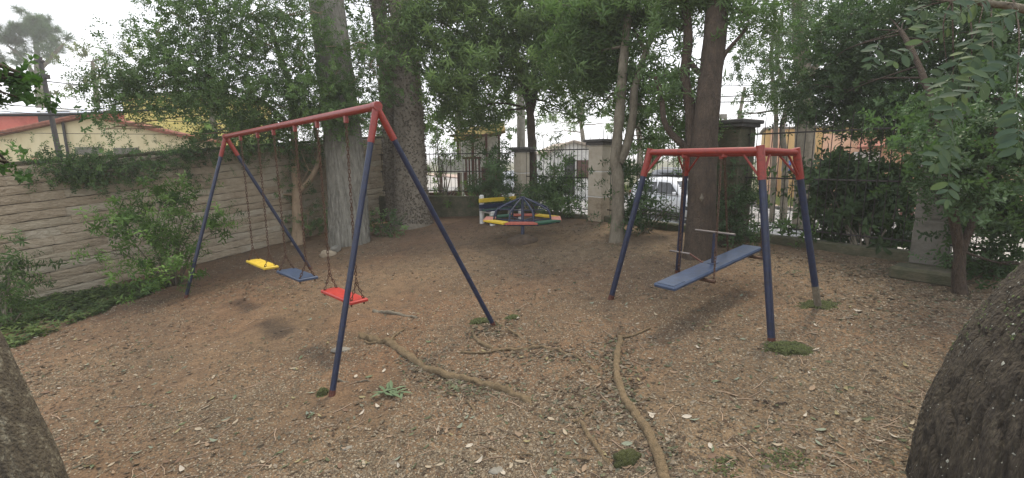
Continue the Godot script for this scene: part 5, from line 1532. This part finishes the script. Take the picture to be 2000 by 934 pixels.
	var lt = tree("foreground_tree", "grey mottled leaning trunk beside the ground cover with broad leaves above", [[lp, 0.18, 0.12, 0.0]],
		px_clumps([[30, 160, 4.0, 38, 16, 26], [75, 158, 4.1, 28, 12, 14], [10, 185, 3.9, 22, 14, 12], [-70, 150, 3.8, 50, 24, 20], [16, 318, 4.4, 18, 7, 4], [-60, 310, 4.2, 30, 14, 8]]), "broad", Color(0.035, 0.075, 0.02), Color(0.10, 0.17, 0.045), M.bark_mottled, 302, 0.5, 0.3, "", true, 0.0)
	for c in lt.get_children():
		if c.name == "trunk":
			c.mesh = furrowed(smooth_path(lp, 20), 0.20, 0.15, lt.position, 0.2, 140)
	# far background trees
	var far_b = at(75, 300, 45.0); far_b.y = STREET
	tree("pine_tree", "far dark round-crowned pine above the coral building", [[[far_b] + stem_px([[78, 200, 45], [72, 120, 45], [70, 60, 45]]), 0.4, 0.15],
		[stem_px([[76, 160, 45], [40, 110, 45], [15, 90, 45]]), 0.2, 0.08], [stem_px([[74, 140, 45], [110, 100, 45], [125, 85, 45]]), 0.2, 0.08]],
		px_clumps([[60, 45, 45, 40, 18, 100], [25, 62, 45, 32, 20, 90], [95, 62, 45, 32, 18, 80], [60, 85, 45, 50, 18, 80], [15, 105, 45, 34, 14, 50], [122, 75, 45, 20, 12, 24], [100, 105, 45, 26, 14, 26], [50, 130, 45, 40, 14, 26]]),
		"needle", Color(0.08, 0.11, 0.08), Color(0.15, 0.19, 0.12), M.bark_grey, 303, 1.0, 0.0)
	var yl = [[145, 120, 36, 40, 20], [190, 100, 36, 36, 14], [235, 105, 36, 36, 14], [250, 130, 36, 34, 18], [170, 160, 36, 40, 18], [220, 165, 36, 40, 18], [120, 175, 36, 26, 14]]
	far_b = at(190, 300, 36.0); far_b.y = STREET
	var ycl = []
	for e in yl: ycl.append([e[0], e[1], e[2], e[3], e[4], 22])
	tree("yellowish_tree", "far airy yellow-green tree above the coral roof", [[[far_b] + stem_px([[190, 220, 36], [185, 160, 36], [180, 120, 36]]), 0.25, 0.1]], px_clumps(ycl), "far", Color(0.14, 0.15, 0.05), Color(0.26, 0.26, 0.10), M.bark_grey, 304, 0.8, 0.0)
	# trees across the street behind cottage and hut
	var bg = [
		[900, 22.0, [[860, 230, 60, 50, 60], [930, 190, 60, 50, 60], [990, 240, 40, 40, 36], [870, 150, 70, 50, 60]], "dark leafy tree rising behind the mossy hut"],
		[1140, 34.0, [[1090, 240, 40, 30, 34], [1140, 215, 50, 36, 50], [1190, 240, 40, 34, 40], [1060, 260, 30, 16, 14], [1140, 165, 50, 26, 36]], "light green tree rising behind the white cottage"],
		[1250, 28.0, [[1230, 270, 50, 50, 60], [1280, 300, 40, 34, 46], [1310, 270, 36, 40, 40], [1250, 320, 40, 26, 40], [1210, 320, 30, 30, 30]], "dense green tree across the street behind the parked cars"],
		[1450, 30.0, [[1440, 300, 30, 24, 24], [1462, 350, 20, 20, 14]], "low green tree left of the orange building"],
		[1700, 24.0, [[1660, 240, 60, 40, 60], [1740, 230, 60, 40, 60], [1800, 260, 50, 30, 40], [1620, 270, 40, 40, 36], [1880, 250, 60, 60, 60], [1960, 280, 60, 60, 60]], "tree beyond the fence in front of the peach building"],
		[790, 30.0, [[760, 250, 60, 50, 50], [820, 280, 50, 60, 50], [700, 230, 60, 50, 50]], "green tree beyond the end of the block wall"],
		[420, 20.0, [[420, 240, 50, 40, 60], [480, 250, 50, 40, 60], [540, 240, 50, 50, 60], [610, 250, 50, 40, 50], [390, 200, 40, 40, 40]], "yellow-green tree standing behind the block wall"]]
	for i in bg.size():
		var e = bg[i]
		var s = at(e[0], 330, e[1]); s.y = STREET
		var cl = []
		for c in e[2]: cl.append([c[0], c[1], e[1] + (c[0] % 7) * 0.2, c[2], c[3], c[4]])
		var light = i in [1, 6]
		tree("background_tree", e[3], [[[s] + stem_px([[e[0], 290, e[1]], [e[0] - 5, 230, e[1]], [e[0] + 5, 170, e[1]]]), 0.22, 0.08]], px_clumps(cl), "far", LITE0 if light else MID0, LITE1 if light else MID1, M.bark_grey, 400 + i, 0.55 + e[1] * 0.006, 0.1)

func wall_depth(px: float) -> float:
	# depth of the block wall's face along the ray through this column
	var d = ray(px, 330)
	var run = wall_b - wall_a
	var nrm = Vector3(-run.z, 0, run.x).normalized()
	return (wall_a - EYE).dot(nrm) / d.dot(nrm)

func bark_plates(o: Node3D, pts: Array, r0: float, r1: float):
	var r = RandomNumberGenerator.new(); r.seed = 19
	var xf = []; var col = []
	var m
	var arc = [0.0]
	for i in pts.size() - 1: arc.append(arc[-1] + pts[i].distance_to(pts[i + 1]))
	xf = []; col = []
	for i in 4200:
		var k = r.randf_range(1.0, pts.size() * 0.6)
		var p: Vector3 = pts[int(k)].lerp(pts[int(k) + 1], k - int(k))
		var ax = (pts[int(k) + 1] - pts[int(k)]).normalized()
		var a = r.randf() * TAU
		var d = Vector3(cos(a), sin(a) * 0.3, sin(a)); d = (d - ax * d.dot(ax)).normalized()
		var rad = lerpf(r0, r1, k / (pts.size() - 1))
		var w = r.randf_range(0.002, 0.008) * (1.0 if r.randf() < 0.93 else 2.2)
		if bump.get_noise_3d(p.x * 6.0 + d.x * 3.0, p.y * 6.0, p.z * 6.0 + d.z * 3.0) < r.randf_range(-0.2, 0.25): continue
		var x = d.cross(ax).normalized()
		xf.append(Transform3D(Basis(x * w, d * 0.004, x.cross(d) * w * r.randf_range(0.6, 1.3)), p + d * (rad + 0.75 * bark_relief(arc[int(k)] + (k - int(k)) * (arc[int(k) + 1] - arc[int(k)]), a, rad) + 0.001) - o.position))
		col.append(Color(0.23, 0.23, 0.195) * r.randf_range(0.35, 1.3))
	m = copies("lichen", pebble_mesh(13), M.twig, xf, col, o)
	m.set_meta("kind", "stuff")
	xf = []; col = []
	for i in 9000:
		var k = r.randf_range(pts.size() * 0.3, pts.size() * 0.62)
		var p: Vector3 = pts[int(k)].lerp(pts[int(k) + 1], k - int(k))
		var ax = (pts[int(k) + 1] - pts[int(k)]).normalized()
		var a = r.randf() * TAU
		var d = Vector3(cos(a), sin(a) * 0.3, sin(a)); d = (d - ax * d.dot(ax)).normalized()
		if bump.get_noise_3d(p.x * 3.0 + d.x * 2.0, p.y * 3.0, p.z * 3.0 + d.z * 2.0) < r.randf_range(-0.45, 0.12): continue
		var rad = lerpf(r0, r1, k / (pts.size() - 1))
		var w = r.randf_range(0.004, 0.009)
		var x = d.cross(ax).normalized()
		xf.append(Transform3D(Basis(x * w, d * w * 0.7, x.cross(d) * w * 1.6), p + d * (rad + 0.75 * bark_relief(arc[int(k)] + (k - int(k)) * (arc[int(k) + 1] - arc[int(k)]), a, rad)) - o.position))
		col.append(Color(0.04, 0.055, 0.02).lerp(Color(0.09, 0.115, 0.04), r.randf()))
	m = copies("moss", pebble_mesh(9), M.twig, xf, col, o)
	m.set_meta("kind", "stuff")

# robinia-like compound leaves hanging into the view from the right-hand tree
func compound_leaves(o: Node3D):
	var r = RandomNumberGenerator.new(); r.seed = 91
	var lf = new_st(); lf.set_smooth_group(1)
	oval_leaf(lf, 0.46)
	var leaflet = done(lf)
	var greens = []
	for c in [Color(0.036, 0.062, 0.038), Color(0.052, 0.082, 0.038), Color(0.028, 0.05, 0.034), Color(0.07, 0.105, 0.038)]:
		var m = leaf_mat(0.4); m.roughness = 0.7; m.vertex_color_use_as_albedo = false; m.albedo_color = c.linear_to_srgb()
		greens.append(m)
	# [start px, py, end px, py, depth, leaflet pairs]
	var specs = [[1880, 40, 1745, 120, 2.5, 8], [1900, 20, 1800, 60, 2.6, 7], [1850, 130, 1815, 195, 2.4, 6], [1905, 70, 1835, 190, 2.3, 9], [1940, 100, 1850, 230, 2.2, 9], [1890, 200, 1825, 320, 2.2, 8], [1985, 190, 1990, 290, 2.0, 9],
		[2000, 110, 1900, 180, 2.1, 9], [1860, 260, 1850, 390, 2.4, 8], [1820, 10, 1780, 40, 2.7, 6], [1990, 20, 1930, 60, 2.2, 8], [1960, 60, 1890, 130, 2.2, 8], [1930, 0, 1870, 30, 2.4, 7], [1720, 80, 1700, 125, 2.9, 4]]
	# twigs that carry them, from outside the frame
	var hub = at(2060, 20, 2.4) - o.position
	var crownpt = at(2380, 60, 2.9) - o.position
	part("branch", tube_mesh(smooth_path([crownpt, at(2230, -20, 2.7) - o.position, hub, at(1960, 10, 2.4) - o.position, at(1860, 0, 2.5) - o.position, at(1750, -10, 2.8) - o.position], 5), taper(26, 0.035, 0.006), 8), M.bark_grey, o)
	for s in specs:
		var a = at(s[0], s[1], s[4]) - o.position; var b = at(s[2], s[3], s[4] - 0.08) - o.position
		var near = hub.lerp(at(1860, 0, 2.5) - o.position, clampf((2060.0 - s[0]) / 200.0, 0.0, 1.0))
		part("twig", tube_mesh(smooth_path([near, near.lerp(a, 0.5) + Vector3(r.randf_range(-0.04, 0.04), 0.05, r.randf_range(-0.03, 0.03)), a], 4), taper(9, 0.0045, 0.0018), 6), M.bark_dark, o)
		var ax = (b - a).normalized()
		var pts = smooth_path([a, a.lerp(b, 0.5) + Vector3(0, 0.015, 0), b], 6)
		var leaf = part("leaf", tube_mesh(pts, taper(pts.size(), 0.0022, 0.001), 5), greens[1], o)
		var face = (Vector3(0, 0.5, 0.9) + Vector3(r.randf_range(-0.6, 0.6), 0, 0)).normalized()
		face = (face - ax * face.dot(ax)).normalized()
		var side = ax.cross(face).normalized()
		var n = s[5]
		for i in n:
			var p: Vector3 = pts[int(float(i + 1) / n * (pts.size() - 1))]
			for w in [-1.0, 1.0]:
				var dir = (side * w + ax * 0.35 + Vector3(0, -0.25, 0) + face * r.randf_range(-0.6, 0.3)).normalized()
				var nn = (face + side * w * 0.3 + Vector3(r.randf_range(-0.5, 0.5), r.randf_range(-0.5, 0.5), r.randf_range(-0.2, 0.2))).normalized()
				nn = (nn - dir * nn.dot(dir)).normalized()
				var ln = r.randf_range(0.045, 0.08) * (0.75 + 0.35 * sin(PI * (i + 1.0) / (n + 1.0)))
				part("leaflet", leaflet, greens[r.randi() % 4 if r.randf() < 0.4 else 0], leaf, Transform3D(Basis(dir * ln, nn * ln, dir.cross(nn) * ln), p))
		part("leaflet", leaflet, greens[1], leaf, Transform3D(Basis(ax * 0.05, face * 0.05, ax.cross(face) * 0.05), b))

# ---------------------------------------------------------------- roots, stones, moss, sprigs
func build_small_things():
	root_line("thick pale surface root snaking from below the swings to the gravel", [[705, 658], [738, 668], [762, 672], [800, 700], [850, 728], [905, 742], [960, 755], [1005, 770], [1040, 790]], 0.04, 0.026, "tree_root", null, [[[762, 674], [768, 660], [790, 646]], [[745, 668], [722, 672], [712, 668]]])
	root_line("long mossy surface root running towards the viewer in the gravel", [[1212, 662], [1205, 700], [1206, 745], [1228, 795], [1255, 830], [1278, 875], [1296, 925], [1305, 990]], 0.028, 0.036, "tree_root", null, [[[1212, 662], [1240, 655], [1270, 640]]])
	root_line("thin forked root beside the near swing leg", [[925, 655], [945, 676], [985, 684], [1040, 680], [1080, 682], [1110, 694]], 0.022, 0.012, "tree_root", null, [[[900, 690], [945, 690], [985, 684]]])
	root_line("thin root trailing from the mossy swing foot", [[968, 628], [1000, 650], [1030, 668], [1052, 680]], 0.014, 0.008)
	root_line("thin root crossing the gravel beside the long mossy root", [[1090, 684], [1125, 698], [1150, 718], [1175, 740]], 0.018, 0.008)
	root_line("dark half-buried root behind the red swing", [[730, 608], [765, 612], [815, 620]], 0.03, 0.014, "tree_root", M.bark_grey)
	root_line("broken pale stick lying in the gravel by the mossy stone", [[1137, 830], [1160, 868], [1195, 908]], 0.018, 0.016, "fallen_stick", M.root)
	root_line("short brown stick lying across the gravel", [[1120, 828], [1145, 812], [1166, 800]], 0.015, 0.008, "fallen_stick", M.root)
	root_line("thin curved pale twig below the thick root", [[842, 766], [880, 772], [910, 785], [932, 810]], 0.009, 0.008, "fallen_stick", M.root)
	root_line("long thin twig lying on the near dirt", [[955, 878], [1010, 888], [1080, 895], [1170, 897]], 0.007, 0.005, "fallen_stick", M.root)
	root_line("dark forked twig lying right of the swing leg foot", [[660, 742], [700, 745], [740, 742]], 0.012, 0.005, "fallen_stick", M.bark_grey)
	root_line("dark stick lying beyond the glider leg", [[1492, 783], [1520, 788], [1556, 787]], 0.012, 0.008, "fallen_stick", M.bark_dark)
	root_line("straight dead twig lying on the near right gravel", [[1440, 895], [1470, 910], [1500, 925]], 0.008, 0.006, "fallen_stick", M.root)
	root_line("pale twig standing out by the gravel moss", [[1465, 800], [1490, 792], [1500, 790]], 0.008, 0.004, "fallen_stick", M.root)
	boulder("stone", "dark mossy stone between the stick and the long root", gp(1224, 898), Vector3(0.1, 0.06, 0.065), M.moss, 3, 0.5)
	boulder("stone", "flat grey stone beside the near swing leg", gp(666, 684), Vector3(0.11, 0.02, 0.07), M.concrete, 4, 0.2)
	boulder("stone", "tan rounded stone at the foot of the pale trunk", gp(640, 499) + Vector3(0, 0.02, 0), Vector3(0.16, 0.09, 0.12), M.plinth, 5, 0.3)
	boulder("stone", "smaller grey stone beside the tan stone", gp(656, 491) + Vector3(0, 0.05, 0), Vector3(0.11, 0.08, 0.09), M.concrete, 6, 0.9)
	boulder("stone", "pale flat stone half buried in the near gravel", gp(970, 922), Vector3(0.05, 0.015, 0.035), M.concrete, 7, 0.4)
	boulder("stone", "whitish chip of stone lying in the near dirt", gp(678, 876), Vector3(0.04, 0.008, 0.02), M.concrete, 8, 0.6)
	moss_patch("bright green moss mound at the back foot of the swing frame", gp(936, 628), 0.11, 0.09, 0.03, 1)
	moss_patch("green moss behind the back foot of the swing frame", gp(1000, 620), 0.08, 0.07, 0.02, 2)
	moss_patch("round moss mound in front of the near glider leg", gp(1538, 684), 0.21, 0.14, 0.045, 3)
	moss_patch("moss around the right glider leg", gp(1600, 596), 0.2, 0.12, 0.02, 4)
	moss_patch("dark moss wedge against the near swing foot", gp(630, 768), 0.05, 0.05, 0.05, 5)
	moss_patch("thin moss film on the near gravel", gp(1415, 912), 0.1, 0.08, 0.012, 6)
	moss_patch("faint moss film right of the near gravel", gp(1530, 895), 0.16, 0.1, 0.008, 7)
	# fallen leafy sprig under the swings
	var b = gp(770, 770)
	var o = thing("fallen_sprig", "fallen sprig of long green leaves lying below the swing frame", "sprig", b)
	part("stem", tube_mesh([Vector3(-0.12, 0.01, 0.05), Vector3(0, 0.02, 0), Vector3(0.1, 0.015, -0.06)], [0.004, 0.004, 0.002], 6), M.root, o)
	var r = RandomNumberGenerator.new(); r.seed = 17
	var lf = new_st(); lf.set_smooth_group(1)
	leaf_into(lf, Vector3.ZERO, Vector3(1, 0, 0), Vector3.UP, 1.0, 0.2, 0.1)
	var mesh = done(lf)
	var gm = leaf_mat(0.2); gm.vertex_color_use_as_albedo = false; gm.albedo_color = Color(0.10, 0.14, 0.075).linear_to_srgb()
	for i in 22:
		var a = r.randf() * TAU
		var d = Vector3(cos(a), r.randf_range(-0.05, 0.16), sin(a) * 0.7).normalized()
		var s = r.randf_range(0.1, 0.17)
		var nn = (Vector3.UP - d * d.y).normalized()
		part("leaf", mesh, gm, o, Transform3D(Basis(d * s, nn * s, d.cross(nn) * s), Vector3(r.randf_range(-0.09, 0.09), 0.025, r.randf_range(-0.05, 0.05))))

# deep lengthwise furrows of old bark: how far the bark stands out at a point of the trunk
func bark_relief(s: float, ang: float, rad: float) -> float:
	var x = cos(ang) * rad; var z = sin(ang) * rad
	var lean = s * 0.25
	var a = bump.get_noise_3d(x * 26.0 + lean, s * 4.0, z * 26.0)
	var b = bump.get_noise_3d(x * 60.0 + 50.0, s * 9.0, z * 60.0)
	var c = bump.get_noise_3d(x * 4.0, s * 3.0 + 20.0, z * 4.0)
	return -pow(1.0 - minf(1.0, absf(a) * 3.0), 2.0) * 0.042 + b * 0.016 + c * 0.025

func furrowed(pts: Array, r0: float, r1: float, origin: Vector3, deep: float, sides: int) -> ArrayMesh:
	var st = new_st(); st.set_smooth_group(1)
	var run = 0.0
	var vs = []
	var n = pts.size()
	var rings = []
	for i in n:
		var ax = (pts[mini(i + 1, n - 1)] - pts[maxi(i - 1, 0)]).normalized()
		var rad = lerpf(r0, r1, float(i) / (n - 1))
		if i > 0: run += pts[i].distance_to(pts[i - 1])
		vs.append(run)
		var ring = PackedVector3Array()
		for k in sides:
			var a = TAU * k / sides
			var d = Vector3(cos(a), sin(a) * 0.3, sin(a)); d = (d - ax * d.dot(ax)).normalized()
			ring.append(pts[i] + d * (rad + deep * bark_relief(vs[i], a, rad)) - origin)
		rings.append(ring)
	for i in n - 1:
		for k in sides:
			var k2 = (k + 1) % sides
			var u0 = float(k) / sides * TAU * r0; var u1 = float(k + 1) / sides * TAU * r0
			for e in [[i, k, u0], [i, k2, u1], [i + 1, k2, u1], [i, k, u0], [i + 1, k2, u1], [i + 1, k, u0]]:
				st.set_uv(Vector2(e[2], vs[e[0]])); st.add_vertex(rings[e[0]][e[1]])
	return done(st)

func oval_leaf(st: SurfaceTool, w: float):
	var n = 8
	for i in n:
		var q = []
		for k in [i, i + 1]:
			var t = float(k) / n
			var h = w * 0.5 * pow(maxf(0.0, sin(PI * t)), 0.62)
			var y = -0.10 * t * t
			q.append([Vector3(t, y, 0), Vector3(t, y + h * 0.18, -h), Vector3(t, y + h * 0.18, h)])
		quad(st, q[0][1], q[1][1], q[1][0], q[0][0]); quad(st, q[0][0], q[1][0], q[1][2], q[0][2])

func _ready():
	set_axes()
	# camera
	var cam = Camera3D.new()
	cam.name = "camera"
	cam.fov = rad_to_deg(2.0 * atan(467.0 / F))
	cam.near = 0.05
	cam.far = 600.0
	cam.transform = Transform3D(Basis(right_v, up_v, -fwd_v), EYE)
	add_child(cam)
	cam.make_current()
	# bright overcast sky
	var env = Environment.new()
	env.background_mode = Environment.BG_SKY
	var sm = ProceduralSkyMaterial.new()
	sm.sky_top_color = Color(0.80, 0.82, 0.86)
	sm.sky_horizon_color = Color(0.92, 0.92, 0.93)
	sm.sky_curve = 0.25
	sm.ground_bottom_color = Color(0.25, 0.22, 0.18)
	sm.ground_horizon_color = Color(0.55, 0.53, 0.5)
	sm.sun_angle_max = 1.0
	var sky = Sky.new(); sky.sky_material = sm
	env.sky = sky
	env.background_energy_multiplier = 1.0
	env.tonemap_mode = Environment.TONE_MAPPER_LINEAR
	env.tonemap_exposure = 2.45
	# thin fog added to veil the distance and lift its dark tones
	env.fog_enabled = true
	env.fog_density = 0.0026
	env.fog_light_color = Color(0.93, 0.93, 0.92)
	env.sdfgi_enabled = true; env.ssao_enabled = true; env.ssil_enabled = true
	var we = WorldEnvironment.new()
	we.name = "world_environment"; we.environment = env
	add_child(we)
	var sun = DirectionalLight3D.new()
	sun.name = "sun"
	sun.light_color = Color(1.0, 0.94, 0.84)
	sun.light_energy = 0.5
	sun.light_angular_distance = 12.0
	sun.shadow_enabled = true
	sun.rotation_degrees = Vector3(-58, 150, 0)
	add_child(sun)

	rng.seed = 4
	bump.seed = 9; bump.frequency = 0.55; bump.fractal_octaves = 3
	patch.seed = 21; patch.frequency = 0.22; patch.fractal_octaves = 3
	link = link_mesh()
	fence_pts = [Vector3(-4.4, 0, -13.3), Vector3(0.275, 0, -12.23), Vector3(1.975, 0, -10.455), Vector3(3.75, 0, -8.13), Vector3(5.41, 0, -5.96), Vector3(7.6, 0, -3.1), Vector3(13.0, 0, 4.0)]
	wall_a = Vector3(-7.95, -0.17, -7.28); wall_b = Vector3(-3.69, 0.447, -12.98)
	make_materials()
	print("materials ", Time.get_ticks_msec())
	# large structure
	build_ground()
	build_wall()
	build_fence()
	print("structure ", Time.get_ticks_msec())
	build_surroundings()
	# playground things
	build_swing_set()
	build_glider()
	build_merry_go_round()
	build_bench()
	print("things ", Time.get_ticks_msec())
	build_trees()
	print("trees ", Time.get_ticks_msec())
	build_small_things()
	build_litter()
	print("done ", Time.get_ticks_msec())
